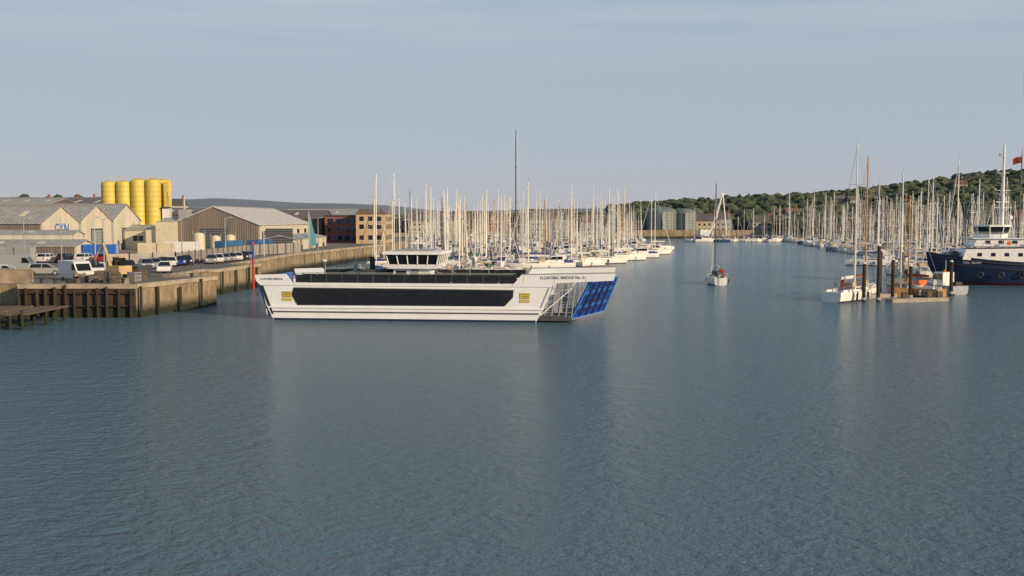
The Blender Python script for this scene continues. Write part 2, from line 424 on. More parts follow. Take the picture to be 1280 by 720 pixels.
def shed_y(name, x0, x1, y0, y1, ze, zr, gable, wall, roof, base=GZ):
    e = empty(name, ((x0+x1)/2, (y0+y1)/2, base)); cx, cy = (x0+x1)/2, (y0+y1)/2
    X0, X1, Y0, Y1 = x0-cx, x1-cx, y0-cy, y1-cy; he = ze-base; hr = zr-base
    b_ = MB(); b_.prism([(X0,0),(X1,0),(X1,he),(0,hr),(X0,he)], Y0, Y1, wall, 'y')
    b_.prism([(X0+.02,.02),(X1-.02,.02),(X1-.02,he-.02),(0,hr-.02),(X0+.02,he-.02)], Y0-.06, Y0-.004, gable, 'y')
    b_.obj('walls', parent=e)
    r = MB(); t = .18
    for s in (X0, X1):
        k = s*1.04; zz = he-(hr-he)*.04
        r.prism([(0,hr+.02),(k,zz+.02),(k,zz+.02+t),(0,hr+.02+t)], Y0-.35, Y1+.3, roof, 'y')
    r.box(-.25,.25,Y0-.36,Y1+.3,hr+t-.02,hr+t+.1,GREY)
    r.obj('roof', parent=e)
    q = MB()
    q.box(-3,3,Y0-.13,Y0-.07,0,4.8,DGREY)
    for z in range(1,10): q.box(-3,3,Y0-.16,Y0-.13,z*.48,z*.48+.06,GREY)
    k = Y0+4
    while k < Y1-4:
        q.box(X1+.01,X1+.05,k,k+2.4,he-2.3,he-1.3,GLASS); q.box(X1+.05,X1+.1,k-.1,k+2.5,he-2.4,he-2.3,GREY)
        k += 9
    q.cyl((X1+.15,Y0+.3,0),(X1+.15,Y0+.3,he),.09,.09,GREY,6)
    q.box(X1+.01,X1+.08,Y0+14,Y0+18,0,3.8,GREY)
    q.obj('doors_and_windows', parent=e)
    return e
shed_y('boat_shed', -75, -55.3, 224, 280, 8.9, 12.8, WALLG, WALLC, ROOFW)
shed_y('quay_store', -55.1, -47.5, 226, 262, 5.6, 6.4, WALLC, WALLC, ROOFG)

# quayside brick and blue-framed building
e = empty('brick_warehouse', (-46.5, 305, GZ)); b_ = MB()
b_.box(-7.5,3.2,-9,9,0,7.6,BRICK); b_.box(-7.8,3.5,-9.3,9.3,7.6,8.0,DGREY); b_.obj('walls', parent=e)
q = MB()
for zz in (0.6,3.0,5.4):
    for k in range(4):
        x = -6.6+k*2.4
        q.box(x,x+1.6,-9.08,-9.01,zz,zz+1.5,GLASS); q.box(x-.12,x,-9.12,-9.02,zz-.1,zz+1.6,BLUE2); q.box(x+1.6,x+1.72,-9.12,-9.02,zz-.1,zz+1.6,BLUE2); q.box(x,x+1.6,-9.12,-9.02,zz+1.5,zz+1.6,BLUE2)
    for k in range(6):
        y = -8+k*2.8; q.box(3.21,3.28,y,y+1.6,zz,zz+1.5,GLASS); q.box(3.28,3.33,y-.1,y+1.7,zz-.14,zz,BLUE2)
q.obj('windows', parent=e)
e = empty('gabled_harbour_office', (-39.2, 292, GZ)); b_ = MB(); OCH = mat('ochre_render', (0.5,0.36,0.21),0.8,.15)
b_.prism([(-4.0,0),(4.2,0),(4.2,8.2),(-4.0,8.2)], -8, 8, OCH, 'y')
b_.prism([(-4.3,8.2),(4.5,8.2),(3.2,9.6),(-3.0,9.6)], -8.3, 8.3, ROOFB, 'y'); b_.obj('walls', parent=e)
q = MB()
for zz in (1,4,6.2):
    for k in range(3): q.box(-3+k*2.4,-1.8+k*2.4,-8.08,-8.01,zz,zz+1.3,GLASS); q.box(-3.1+k*2.4,-1.7+k*2.4,-8.14,-8.03,zz-.12,zz,WHITE)
    for k in range(5): q.box(4.21,4.28,-7+k*2.9,-5.6+k*2.9,zz,zz+1.3,GLASS)
q.obj('windows', parent=e)

# yellow silos
e = empty('yellow_silos', (-91.5, 252, GZ)); b_ = MB(); YS = clad('silo_yellow', (0.72,0.54,0.1), 'Z', 1.2, .25)
for k in range(4):
    x = -7.2+k*3.6; up = .5 if k > 1 else 0
    b_.lathe((x,0,0), [(1.9,0),(1.9,15.3+up),(1.75,15.8+up),(0.5,16.3+up)], YS, 24)
    b_.lathe((x+1.4,3.2,0), [(1.9,0),(1.9,15.3+up),(1.75,15.8+up),(0.5,16.3+up)], YS, 24)
b_.obj('silo_barrels', parent=e, smooth=False)
q = MB()
q.box(6.0,7.6,-1,1,0,9.5,WHITE); q.box(6.4,7.3,-.8,.8,9.5,16.0,YS); q.box(5.8,7.8,-1.3,1.3,9.5,9.8,DGREY)
q.cyl((8.2,-1,0),(8.2,-1,11),.12,.12,STEEL,6); q.cyl((8.2,-1,11),(6.6,-.6,15.5),.1,.1,STEEL,6)
for z in range(14): q.box(7.62,7.66,-.3,.3,z*.7,z*.7+.06,STEEL)
for k in range(9): q.cyl((-8+k*1.8,-1.2,15.5),(-8+k*1.8,-1.2,17.0),.04,.04,YEL,4)
q.cyl((-8,-1.2,17.0),(7,-1.2,17.0),.04,.04,YEL,4)
q.obj('stair_tower', parent=e)
pp = MB()
pp.box(-3,1.5,-3,3,0,6.2,CREAM); pp.box(1.7,3.4,-2,2,0,9,GREY); pp.box(-5.5,-3.2,-2,2,0,4.5,CREAM)
pp.cyl((4.4,-1,0),(4.4,-1,7.5),.9,.9,WHITE,16); pp.cyl((2.4,0,9),(2.4,0,12),.25,.2,STEEL,8)
pp.prism([(-3,6.2),(1.5,6.2),(-.75,7.2)],-3,3,ROOFG,'y')
pp.obj('cement_plant', (-74.5, 226, GZ))
for (x,y,r,h) in ((-66,216,1.2,3.6),(-62.6,216.5,1.0,3.0),(-59.6,217,1.0,3.2)):
    t_ = MB(); t_.lathe((0,0,0), [(r,0),(r,h),(r*.7,h+.35),(.1,h+.5)], CREAM, 20); t_.cyl((r+.1,0,0),(r+.1,0,h+.8),.05,.05,STEEL,5)
    t_.cyl((-r-.1,0,0),(-r-.1,0,h+.8),.05,.05,STEEL,5)
    t_.obj('storage_tank', (x,y,GZ), smooth=False)
def container(col, loc, rz=0, L_=6.06, name='shipping_container'):
    c = MB(); c.box(-L_/2,L_/2,-1.22,1.22,.12,2.6,col)
    k = -L_/2+.2
    while k < L_/2-.2:
        c.box(k,k+.13,-1.27,-1.225,.25,2.45,col); c.box(k,k+.13,1.225,1.27,.25,2.45,col); k += .3
    for x in (-L_/2,L_/2-.14):
        for y in (-1.3,1.16): c.box(x-.003,x+.143,y,y+.14,0,2.64,col)
    for y in (-.5,-.2,.2,.5): c.cyl((L_/2+.04,y,.2),(L_/2+.04,y,2.5),.03,.03,STEEL,5)
    c.obj(name, (loc[0],loc[1],GZ), rz)
container(BLUE2, (-71.0,176,0), 0.1); container(CREAM, (-64.5,186,0), .1); container(BLUEC,(-56.5,205,0),1.2); container(BLUEC,(-52.6,214,0),1.3)
container(WHITE,(-63,196,0),.0); container(GREY,(-78,160,0),.05)

s = MB(); TEAL = mat('teal_sail', (0.08,0.25,0.33),.5)
s.cyl((0,0,0),(0,0,8.2),.09,.06,STEEL,8)
s.add([(0.1,0,.8),(1.5,0.3,1.0),(0.9,.35,4.0),(0.1,0,8.0),(0.1,.06,.8),(1.5,.36,1.0),(.9,.41,4),(.1,.06,8)], [(0,1,2,3),(7,6,5,4),(0,4,5,1),(1,5,6,2),(2,6,7,3)], TEAL)
s.obj('sail_banner', (-45.2,228,GZ)).scale = (1.2,1.2,1.05)
s = MB(); s.cyl((0,0,-2),(0,0,4.4),.16,.16,RED,10); s.cyl((0,0,4.4),(0,0,6.6),.14,.14,BLUE,10); s.cyl((0,0,6.6),(0,0,7),.22,.1,RED,10)
s.obj('navigation_beacon', (-38.2,151,0))

def lamp(loc, h=7.5):
    l = MB(); l.cyl((0,0,0),(0,0,h),.09,.055,STEEL,7); l.cyl((0,0,h),(1.1,0,h+.25),.04,.04,STEEL,6); l.box(.8,1.6,-.13,.13,h+.18,h+.3,GREY)
    l.obj('street_lamp', (loc[0],loc[1],GZ), loc[2])
for p in ((-53,133,0.2),(-47,168,1),(-66,150,2),(-46,190,.5),(-80,168,1),(-58,180,0),(-42,222,1),(-70,172,1.5),(-90,180,0)): lamp(p, 7)

# ------------------------------------------------------------------ vehicles
def car_mesh(col, kind='hatch'):
    c = MB()
    if kind == 'van':
        c.prism([(-2.6,.35),(2.55,.35),(2.6,.95),(2.2,1.15),(1.6,2.0),(1.3,2.2),(-2.5,2.25),(-2.6,2.1)], -.95,.95,col,'y')
        for y in (-.962,.952): c.prism([(1.0,1.2),(2.05,1.2),(1.55,1.9),(1.0,1.9)], y,y+.012,GLASS,'y')
        c.hexa([(2.235,-.8,1.16),(2.235,.8,1.16),(2.2,.8,1.16),(2.2,-.8,1.16)],[(1.68,-.8,1.95),(1.68,.8,1.95),(1.62,.8,1.95),(1.62,-.8,1.95)],GLASS)
        w_ = 1.7
    else:
        c.prism([(-2.05,.3),(2.05,.3),(2.1,.65),(1.9,.85),(1.0,.95),(-1.9,1.0),(-2.1,.8)], -.86,.86,col,'y')
        lo = [(-1.75,-.8,.98),(1.1,-.8,.94),(1.1,.8,.94),(-1.75,.8,.98)]; hi = [(-1.4,-.62,1.45),(.35,-.62,1.45),(.35,.62,1.45),(-1.4,.62,1.45)]
        c.hexa(lo,hi,GLASS)
        c.hexa([(-1.46,-.66,1.42),(.42,-.66,1.42),(.42,.66,1.42),(-1.46,.66,1.42)],[(-1.3,-.56,1.5),(.25,-.56,1.5),(.25,.56,1.5),(-1.3,.56,1.5)],col)
        for y0,y1 in ((-.815,-.63),(.815,.63)):
            for x0,x1 in ((-1.78,-1.46),(-.25,-.22),(1.12,.4)):
                c.cyl((x0,y0,.95),(x1,y1,1.43),.04,.04,col,5)
        w_ = 1.3
    for x in (-w_,w_):
        for y in (-.9,.72): c.cyl((x,y,.32),(x,y+.18,.32),.32,.32,TYRE,14); c.cyl((x,y-.01,.32),(x,y+.19,.32),.17,.17,STEEL,10)
    fx = 2.56 if kind == 'van' else 2.06
    for y in (-.7,.45): c.box(fx-.02,fx+.04,y,y+.28,.62,.8,WHITE)
    for y in (-.75,.5): c.box(-fx-.06,-fx+.02,y,y+.25,.65,.85,RED)
    return c.mesh('car_body')
CC = [mat('car_white',(.7,.7,.7),.25,.02), mat('car_silver',(.4,.41,.42),.3,.02,metal=.4), mat('car_black',(.02,.02,.025),.25), mat('car_blue',(.02,.05,.2),.25), mat('car_red',(.35,.02,.02),.25)]
CM = [car_mesh(c) for c in CC]; VM = [car_mesh(CC[0],'van'), car_mesh(CC[1],'van')]
def putcar(x,y,rz,k,van=False):
    place(VM[k] if van else CM[k], 'parked_van' if van else 'parked_car', (x,y,GZ+.01), rz, bevel=0)
putcar(-50.3,118,-.75,0,True)
putcar(-61.5,124,.2,0); putcar(-58.5,128,.3,1)
for i in range(11):
    if i in (4,): continue
    putcar(-52.5+i*1.1*.25, 130+i*2.6, -1.2+R.uniform(-.15,.15), R.choice([0,0,1,1,2,3,2]))
for i in range(7): putcar(-47+i*.3, 160+i*2.7, -1.3, R.choice([0,1,2,0,3]))
for i in range(9): putcar(-84+i*3.1, 164+R.uniform(-.3,.3), 1.5, R.choice([0,1,2,3,4,0]))
putcar(-72,140,.1,0,True); putcar(-66,136,0.2,1,True); putcar(-45.5,134,-1.3,0)

x_ = MB(); TANP = mat('plant_tan',(.5,.36,.18),.5,.15)
x_.box(-1.3,1.3,-1.2,-.7,0,.7,BLACK); x_.box(-1.3,1.3,.7,1.2,0,.7,BLACK); x_.box(-1.2,1,-.9,.9,.75,1.7,TANP); x_.box(-.2,1,-.85,0,1.7,2.6,GLASS); x_.box(-.25,1.05,-.9,.05,2.6,2.7,TANP)
x_.cyl((.8,.4,1.4),(2.0,.4,4.2),.22,.16,TANP,6); x_.cyl((2.0,.4,4.2),(3.6,.4,2.4),.15,.12,TANP,6); x_.prism([(3.4,2.4),(3.9,2.3),(3.8,1.6),(3.2,1.7)],.1,.7,DGREY,'y')
x_.cyl((1.0,.4,2.2),(1.7,.4,3.6),.06,.06,STEEL,6)
x_.obj('excavator', (-45.2,117.5,GZ), 2.6)
for k in range(8):
    bb = MB(); bb.cyl((0,0,.2),(0,0,.55),.16,.14,BLACK,10); bb.cyl((0,0,.55),(0,0,.7),.24,.2,BLACK,10)
    bb.obj('mooring_bollard', (-50+ (k*1.45), 108.6, GZ+.02) if k < 7 else (-37.6,120,GZ))
sk = MB(); sk.hexa([(-1.2,-.8,.1),(1.2,-.8,.1),(1.2,.8,.1),(-1.2,.8,.1)],[(-1.9,-.9,1.3),(1.9,-.9,1.3),(1.9,.9,1.3),(-1.9,.9,1.3)],DGREY); sk.obj('waste_skip',(-46,126,GZ),1.4)
for k in range(26):
    pl = MB(); hh = R.randint(2,8); c_ = R.choice([TIMB,TIMB,COVB,GREY,COVT,DGREY])
    for j in range(hh): pl.box(-.6,.6,-.5,.5,j*.16,j*.16+.11,c_); pl.box(-.6,-.45,-.49,.49,j*.16+.11,j*.16+.16,TIMB); pl.box(.45,.6,-.49,.49,j*.16+.11,j*.16+.16,TIMB)
    pl.obj('pallet_stack', (R.uniform(-49,-42.5), R.uniform(110.5,122), GZ), R.uniform(0,3))

# ------------------------------------------------------------------ chain ferry
TH = math.radians(6)
fe = empty('chain_ferry', (-8.1, 103.4, 0), -TH)
FW = mat('ferry_white', (0.79,0.80,0.81), 0.3, 0.05, 0.7)
DK = mat('ferry_deck', (0.08,0.085,0.085), .8, .2)
for side in (0, 1):
    yo, yi, s = (0.0, 2.6, -1) if side == 0 else (13.0, 10.4, 1)
    a0, a1 = min(yo,yi), max(yo,yi)
    h = MB()
    h.prism([(-15.9,-.6),(10.2,-.6),(10.55,.02),(11.4,1.45),(-17.3,1.45),(-16.6,.02)], a0, a1, FW, 'y')
    h.prism([(-15.93,-.62),(10.23,-.62),(10.58,.20),(-16.65,.20)], a0-.03, a1+.03, NAVY, 'y')
    h.prism([(-17.3,1.455),(11.4,1.455),(12.15,3.55),(-17.9,3.55)], a0+.02, a1-.02, FW, 'y')
    h.box(-14.2,8.0,a0+.1,a1-.1,3.552,3.58,DK)
    yb, yt = (yo-.12, yo+.3) if side == 0 else (yo-.3, yo+.12)
    h.prism([(-17.1,1.25),(11.25,1.25),(11.33,1.4),(-17.2,1.4)], yb, yt, FW, 'y')
    h.prism([(-16.5,.78),(10.8,.78),(10.85,.92),(-16.6,.92)], min(yo,yo+s*.04), max(yo,yo+s*.04), DGREY, 'y')
    pa, pb = (yo-.06, yo+.14) if side == 0 else (yo-.14, yo+.06)
    h.prism([(8.1,3.56),(9.1,4.78),(18.5,5.0),(18.3,4.25),(12.2,3.95),(12.15,3.56)], pa, pb, FW, 'y')
    h.prism([(-14.3,3.56),(-15.2,4.72),(-18.5,4.62),(-18.35,4.0),(-17.9,3.56)], pa, pb, FW, 'y')
    h.prism([(9.1,4.78),(18.5,5.0),(18.5,5.08),(9.1,4.86)], pa-.05, pb+.05, GREY, 'y')
    h.prism([(-14.3,3.56),(8.1,3.56),(8.1,3.85),(-14.3,3.85)], pa, pb, FW, 'y')
    q0,q1 = (yo-.075,yo-.062) if side == 0 else (yo+.062,yo+.075)
    h.prism([(-18.1,3.9),(-17.75,3.9),(-16.55,.6),(-16.75,.6)], min(yo+s*.03,yo), max(yo+s*.03,yo), BLACK, 'y')
    for x in (9.3, 12.4, 15.5): h.prism([(x,3.98),(x+.03,3.98),(x+.05,4.7),(x+.02,4.7)], q0, q1, GREY, 'y')
    h.obj('side_hull', parent=fe)
    g_ = MB()
    ya, yb2 = (min(yo+.02,yo+s*.05), max(yo+.02,yo+s*.05)) if side == 0 else (yo-.02, yo+.05)
    g_.prism([(-14.0,1.55),(7.4,1.6),(8.25,2.5),(8.3,3.2),(-14.4,3.3),(-14.6,2.6)], ya, yb2, TINT, 'y')
    for k in range(13):
        x = -12.4+k*1.62; q0, q1 = (13.055,13.065) if side == 1 else (-.065,-.055)
        if k < 12: g_.box(x+.05,x+1.6,q0,q1,1.7,3.1,GLASS)
    g_.prism([(-14.3,3.33),(8.4,3.22),(8.4,3.28),(-14.3,3.39)], min(yo+s*.09,yo), max(yo+s*.09,yo), GREY, 'y')
    g_.obj('window_strip', parent=fe)
    u_ = MB()
    for yy in ((yo-s*.25), (yi+s*.15)):
        k = -14.2
        while k < 7.6:
            u_.box(k,k+1.5,yy-.02,yy+.02,3.86,4.66,TINT); u_.cyl((k-.04,yy,3.6),(k-.04,yy,4.78),.035,.035,DGREY,6); k += 1.62
        u_.cyl((-14.3,yy,4.76),(8.3,yy,4.76),.03,.03,GREY,6)
    for k in range(22):
        x = -13.2+k*.95
        if -6.2 < x < -.2: continue
        u_.box(x,x+.45,a0+.6,a1-.6,3.59,4.0,GREY); u_.box(x,x+.07,a0+.6,a1-.6,4.0,4.45,DGREY)
    u_.obj('upper_deck_rails', parent=fe)
    d_ = MB()
    for x in (-15.6, 8.95):
        yy0, yy1 = (-.05,.0) if side == 0 else (13.0,13.05)
        d_.box(x,x+1.0,yy0,yy1,2.35,2.95,YELD); d_.box(x,x+1.0,yy0,yy1,2.0,2.25,YELD)
        for j in range(3): d_.box(x+.12,x+.88,yy0-.006 if side==0 else yy1,yy0 if side==0 else yy1+.006,2.42+j*.17,2.47+j*.17,DGREY)
    d_.prism([(11.0,1.5),(11.12,1.5),(11.95,3.5),(11.83,3.5)], -.03 if side==0 else 12.99, .01 if side==0 else 13.03, GREY,'y')
    d_.obj('markings', parent=fe)
    c_ = MB()
    for sg, xs in ((1, [11.4,12.1,12.8,13.5,14.1]), (-1, [-16.9,-17.3])):
        for yy in (a0+.15, a1-.15):
            for x in xs: c_.cyl((x,yy,.5),(x+sg*.5,yy,3.9),.05,.05,STEEL,6)
            for z in (1.0,1.5,2.0,2.6,3.3): c_.cyl((xs[0]+sg*.07*z,yy,z),(xs[-1]+sg*.14*z,yy,z),.03,.03,STEEL,5)
    c_.cyl((11.0,a0+.15,.7),(14.2,a0+.15,3.5),.07,.07,WHITE,6)
    c_.box(12.4,13.2,a0+.2,a0+.25,1.0,3.1,GREY)
    c_.prism([(10.4,.15),(14.1,.15),(14.1,.5),(10.5,.75)], a0+.1, a1-.1, DGREY, 'y')
    c_.obj('gangway_cage', parent=fe)
d_ = MB()
d_.box(-16.4,12.6,2.6,10.4,-.3,.75,DK)
d_.prism([(12.6,-.3),(14.1,.2),(14.1,.45),(12.6,.75)],2.6,10.4,DK,'y'); d_.prism([(-16.4,-.3),(-17.4,.2),(-17.4,.45),(-16.4,.75)],2.6,10.4,DK,'y')
d_.obj('vehicle_deck', parent=fe)
for x,y,k in ((-12,4.5,1),(-6.5,4.6,3),(4,4.4,0),(-9,8.5,2),(6,8.4,4)):
    o = place(CM[k],'car_on_deck',(x,y,.76),0.0,fe)
def ramp(nb, fb, ntp, ftp, out, name):
    r = MB(); nb, fb, ntp, ftp = map(Vector, (nb, fb, ntp, ftp)); o = Vector(out)
    r.hexa([nb,fb,ftp,ntp],[nb+o*.15,fb+o*.15,ftp+o*.15,ntp+o*.15],BLUE)
    def P(s_,t): return (nb*(1-s_)+fb*s_)*(1-t) + (ntp*(1-s_)+ftp*s_)*t + o*.2
    for k in range(6):
        s_ = k/5; r.cyl(P(s_,0),P(s_,1),.11,.11,NAVY if k not in (0,5) else BLUE2,5)
    for k in range(6):
        t = k/5; r.cyl(P(0,t),P(1,t),.09,.09,NAVY if k not in (0,5) else BLUE2,5)
    for k in range(5):
        for j in range(5):
            a_,b2 = (k+.22)/5,(k+.78)/5; c2,d2 = (j+.25)/5,(j+.75)/5
            r.add([P(a_,c2)-o*.02,P(b2,c2)-o*.02,P(b2,d2)-o*.02,P(a_,d2)-o*.02],[(0,1,2,3)],BLUE2 if j in (1,3) else BLUE)
    e0 = P(0,0)-o*.2; e1 = P(1,0)-o*.2
    r.cyl(e0,e1,.2,.2,WHITE,8)
    r.cyl(ntp,ftp,.1,.1,BLUE2,8)
    r.obj(name, parent=fe)
ramp((13.9,.9,.35),(17.0,9.7,.4),(15.75,.9,4.0),(18.5,9.7,4.1),(.93,-.35,-.1),'bow_ramp')
ramp((-17.2,1.2,.35),(-17.2,11.8,.35),(-18.5,1.2,4.2),(-18.5,11.8,4.2),(-.95,0,-.25),'stern_ramp')
wh = MB()
wh.box(-5.9,1.0,3.0,10.0,3.56,3.9,FW)
for x in (-5.7,.5):
    for y in (2.7,10.0): wh.box(x,x+.3,y,y+.3,.75,3.56,FW)
wh.box(-4.9,-1.3,4.2,8.6,3.9,5.15,FW)
wh.box(-3.0,-2.2,4.14,4.2,3.95,5.05,GREY); wh.box(-4.6,-3.5,4.14,4.2,4.2,4.9,GLASS)
lo = [(-5.2,3.6,5.15),(-.2,3.6,5.15),(-.2,9.2,5.15),(-5.2,9.2,5.15)]; l2 = [(-5.25,3.55,5.6),(-.15,3.55,5.6),(-.15,9.25,5.6),(-5.25,9.25,5.6)]
wh.hexa(lo,l2,FW)
gi = [(-5.2,3.6,5.6),(-.2,3.6,5.6),(-.2,9.2,5.6),(-5.2,9.2,5.6)]; g3=[(-5.42,3.38,6.65),(.02,3.38,6.65),(.02,9.42,6.65),(-5.42,9.42,6.65)]
wh.hexa(gi,g3,GLASS)
for k in range(6):
    t = k/5; wh.cyl((-5.25+t*5.1,3.52,5.6),(-5.5+t*5.6,3.28,6.65),.07,.07,FW,6); wh.cyl((-5.25+t*5.1,9.28,5.6),(-5.5+t*5.6,9.52,6.65),.07,.07,FW,6)
    wh.cyl((-5.28,3.55+t*5.7,5.6),(-5.53,3.3+t*6.2,6.65),.07,.07,FW,6); wh.cyl((-.12,3.55+t*5.7,5.6),(.13,3.3+t*6.2,6.65),.07,.07,FW,6)
wh.box(-5.8,.4,3.0,9.8,6.65,6.95,FW); wh.box(-4.8,-.6,4,8.8,6.95,7.1,GREY)
wh.cyl((-2.6,6,7.1),(-2.6,6,9.2),.07,.04,WHITE,6); wh.box(-3.4,-1.8,5.9,6.1,7.7,7.85,WHITE); wh.cyl((-1.2,5,7.1),(-1.2,5,8.3),.03,.02,WHITE,5); wh.cyl((-4,7,7.1),(-4,7,8.6),.03,.02,WHITE,5)
for k in range(8): wh.box(-.9+k*.32,-.6+k*.32,4.2,5.0,5.0-k*.17,5.06-k*.17,STEEL)
wh.cyl((-1.0,4.2,6.0),(1.8,4.2,4.7),.03,.03,STEEL,5)
wh.box(-8.6,-6.6,4.6,8.2,3.56,5.0,DGREY); wh.box(-10.3,-9.0,5,8,3.56,4.7,DGREY); wh.cyl((-7.6,6,5.0),(-7.6,6,6.3),.3,.26,BLACK,12); wh.cyl((-9.6,6.5,4.7),(-9.6,6.5,5.5),.2,.2,GREY,10)
wh.box(-11,2.5,3.2,9.8,3.3,3.555,DGREY)
for x in (1.6,3.4,-12,5.4): wh.cyl((x,3.2,3.5),(x,3.2,6.0),.04,.03,STEEL,6); wh.box(x-.15,x+.15,3.1,3.3,5.9,6.1,WHITE)
wh.obj('wheelhouse', parent=fe)
text('FLOATING BRIDGE No. 6','name_lettering',.4,(13.2,-.075,4.5),(math.radians(90),math.radians(-1.2),0),NAVY,fe)
text('FLOATING BRIDGE','name_lettering',.28,(-16.7,-.075,4.2),(math.radians(90),0,0),NAVY,fe)

# ------------------------------------------------------------------ yachts
def hull(mb, Ln, B, free, hullm, deckm, stripe=None, bowrake=0.9, sheer=0.35, transom=0.65, stations=12, draft=.5, y=0):
    """bow toward +X"""
    rings = []
    for i in range(stations+1):
        t = i/stations
        hb = B/2*min(1, (transom + (1-transom)*math.sin(min(1,t/.5)*math.pi/2)) if t < .5 else math.cos((t-.5)/.5*math.pi/2)**.75)
        hb = max(hb,.03)
        x = -Ln/2+Ln*t
        zs = free + sheer*(max(0,t-.35)/.65)**2 + .08*(1-t)**2
        dr = -draft*math.sin(math.pi*min(1,max(0,t)))**.5 if 0<t<1 else -.05
        xo = bowrake*(t**6)
        ring = []
        for (fy,fz,fx) in ((1,1,0),(1.0,.6,-.15),(.93,.12,-.75),(.6,None,-1),(0,'k',-1)):
            if fz is None: z = dr*.6
            elif fz == 'k': z = dr
            else: z = zs*fz
            ring.append((x+xo*fx*1.0, hb*fy, z))
        full = ring + [(a_,-b_,c_) for a_,b_,c_ in reversed(ring[:-1])]
        rings.append(full)
    n_ = len(rings[0]); vs = [p for r in rings for p in r]; fs=[]; fs2=[]; fs3=[]
    for i in range(stations):
        for j in range(n_-1):
            q = (i*n_+j, i*n_+j+1, (i+1)*n_+j+1, (i+1)*n_+j)
            if j in (0, n_-2): fs3.append(q)
            elif j in (1,n_-3): fs.append(q)
            else: fs2.append(q)
    mb.add(vs, fs+[tuple(range(n_))], hullm); mb.add(vs, fs2, AFOUL if stripe is None else stripe); mb.add(vs, fs3, hullm)
    dk = []
    for r in rings:
        p = r[0]; dk.append(((p[0],p[1]*.97,p[2]-.03),(p[0],-p[1]*.97,p[2]-.03)))
    vs = [q for pr_ in dk for q in pr_]
    mb.add(vs, [(2*i,2*i+2,2*i+3,2*i+1) for i in range(stations)], deckm)
    return rings

def yacht_mesh(Ln, mh, hullm, cover, mastm=ALU, ketch=False, hood=COVB, genoa=True, coach=GELWHITE):
    y = MB(); B = Ln*.31; fb = .75+Ln*.035
    hull(y, Ln, B, fb, hullm, GELWHITE if hullm != WOODM else TEAK)
    z0 = fb
    y.prism([(-Ln*.12,z0-.05),(Ln*.27,z0+.1),(Ln*.2,z0+.38),(-Ln*.1,z0+.55)], -B*.28, B*.28, coach, 'y')
    for s_ in (-1,1):
        a_,b_ = sorted((s_*B*.281, s_*B*.287)); y.prism([(-Ln*.08,z0+.2),(Ln*.17,z0+.22),(Ln*.14,z0+.34),(-Ln*.07,z0+.4)], a_, b_, GLASS, 'y')
    y.box(-Ln*.42,-Ln*.12,-B*.3,-B*.24,z0-.05,z0+.28,coach); y.box(-Ln*.42,-Ln*.12,B*.24,B*.3,z0-.05,z0+.28,coach)
    y.prism([(-Ln*.16,z0+.45),(-Ln*.04,z0+.5),(-Ln*.09,z0+1.05),(-Ln*.17,z0+1.1)], -B*.27, B*.27, hood, 'y')
    y.cyl((-Ln*.36,0,z0),(-Ln*.36,0,z0+.9),.06,.05,WHITE,6); y.cyl((-Ln*.365,0,z0+.9),(-Ln*.375,0,z0+.9),.38,.38,STEEL,12)
    mx_ = Ln*.1; r = .075+mh*.003
    y.cyl((mx_,0,z0+.2),(mx_,0,mh),r,r*.65,mastm,8)
    for q_ in (.45,.72):
        zz = z0+(mh-z0)*q_; sp_ = B*(.36 if q_<.6 else .26)
        y.cyl((mx_,-sp_,zz),(mx_,sp_,zz),.03,.03,mastm,5)
    y.cyl((mx_,0,z0+1.5),(mx_-Ln*.38,0,z0+1.55),.06,.06,mastm,6)
    y.cyl((mx_-.1,0,z0+1.72),(mx_-Ln*.36,0,z0+1.68),.2,.13,cover,8)
    bow = (Ln*.5-.1,0,fb+.38); top=(mx_,0,mh-.2)
    y.cyl(bow,top,.075 if genoa else .015,.03 if genoa else .015,COVW if R.random()<.6 else cover,6)
    y.cyl((-Ln*.5,0,fb),top,.014,.014,STEEL,4)
    for s_ in (-1,1):
        zz = z0+(mh-z0)*.45; zz2 = z0+(mh-z0)*.72
        y.cyl((mx_,s_*B*.46,fb),(mx_,s_*B*.36,zz),.014,.014,STEEL,4); y.cyl((mx_,s_*B*.36,zz),(mx_,s_*B*.26,zz2),.014,.014,STEEL,4); y.cyl((mx_,s_*B*.26,zz2),top,.014,.014,STEEL,4)
        y.cyl((Ln*.36,s_*B*.2,fb+.25),(Ln*.36,s_*B*.2,fb+.85),.02,.02,STEEL,4); y.cyl((Ln*.36,s_*B*.2,fb+.85),(Ln*.5,0,fb+1.0),.02,.02,STEEL,4)
        pts = [(Ln*.36,s_*B*.2),(Ln*.15,s_*B*.44),(-Ln*.1,s_*B*.48),(-Ln*.3,s_*B*.45),(-Ln*.48,s_*B*.33)]
        for p_,q_ in zip(pts[:-1],pts[1:]): y.cyl((p_[0],p_[1],fb+.75),(q_[0],q_[1],fb+.75),.012,.012,STEEL,4); y.cyl((q_[0],q_[1],fb-.1),(q_[0],q_[1],fb+.75),.015,.015,STEEL,4)
        for fxx in (-.25,.05): y.cyl((Ln*fxx,s_*B*.54,fb*.2),(Ln*fxx,s_*B*.54,fb*.85),.12,.12,WHITE if s_>0 else NAVY,8)
    y.cyl((-Ln*.48,-B*.33,fb+.75),(-Ln*.48,B*.33,fb+.75),.02,.02,STEEL,4)
    if ketch:
        y.cyl((-Ln*.38,0,z0),(-Ln*.38,0,mh*.72),r*.8,r*.5,mastm,7); y.cyl((-Ln*.38,0,z0+1.6),(-Ln*.58,0,z0+1.65),.13,.1,cover,6)
    y.cyl((mx_,0,mh),(mx_,0,mh+.6),.012,.012,BLACK,4)
    return y.mesh('yacht_body')

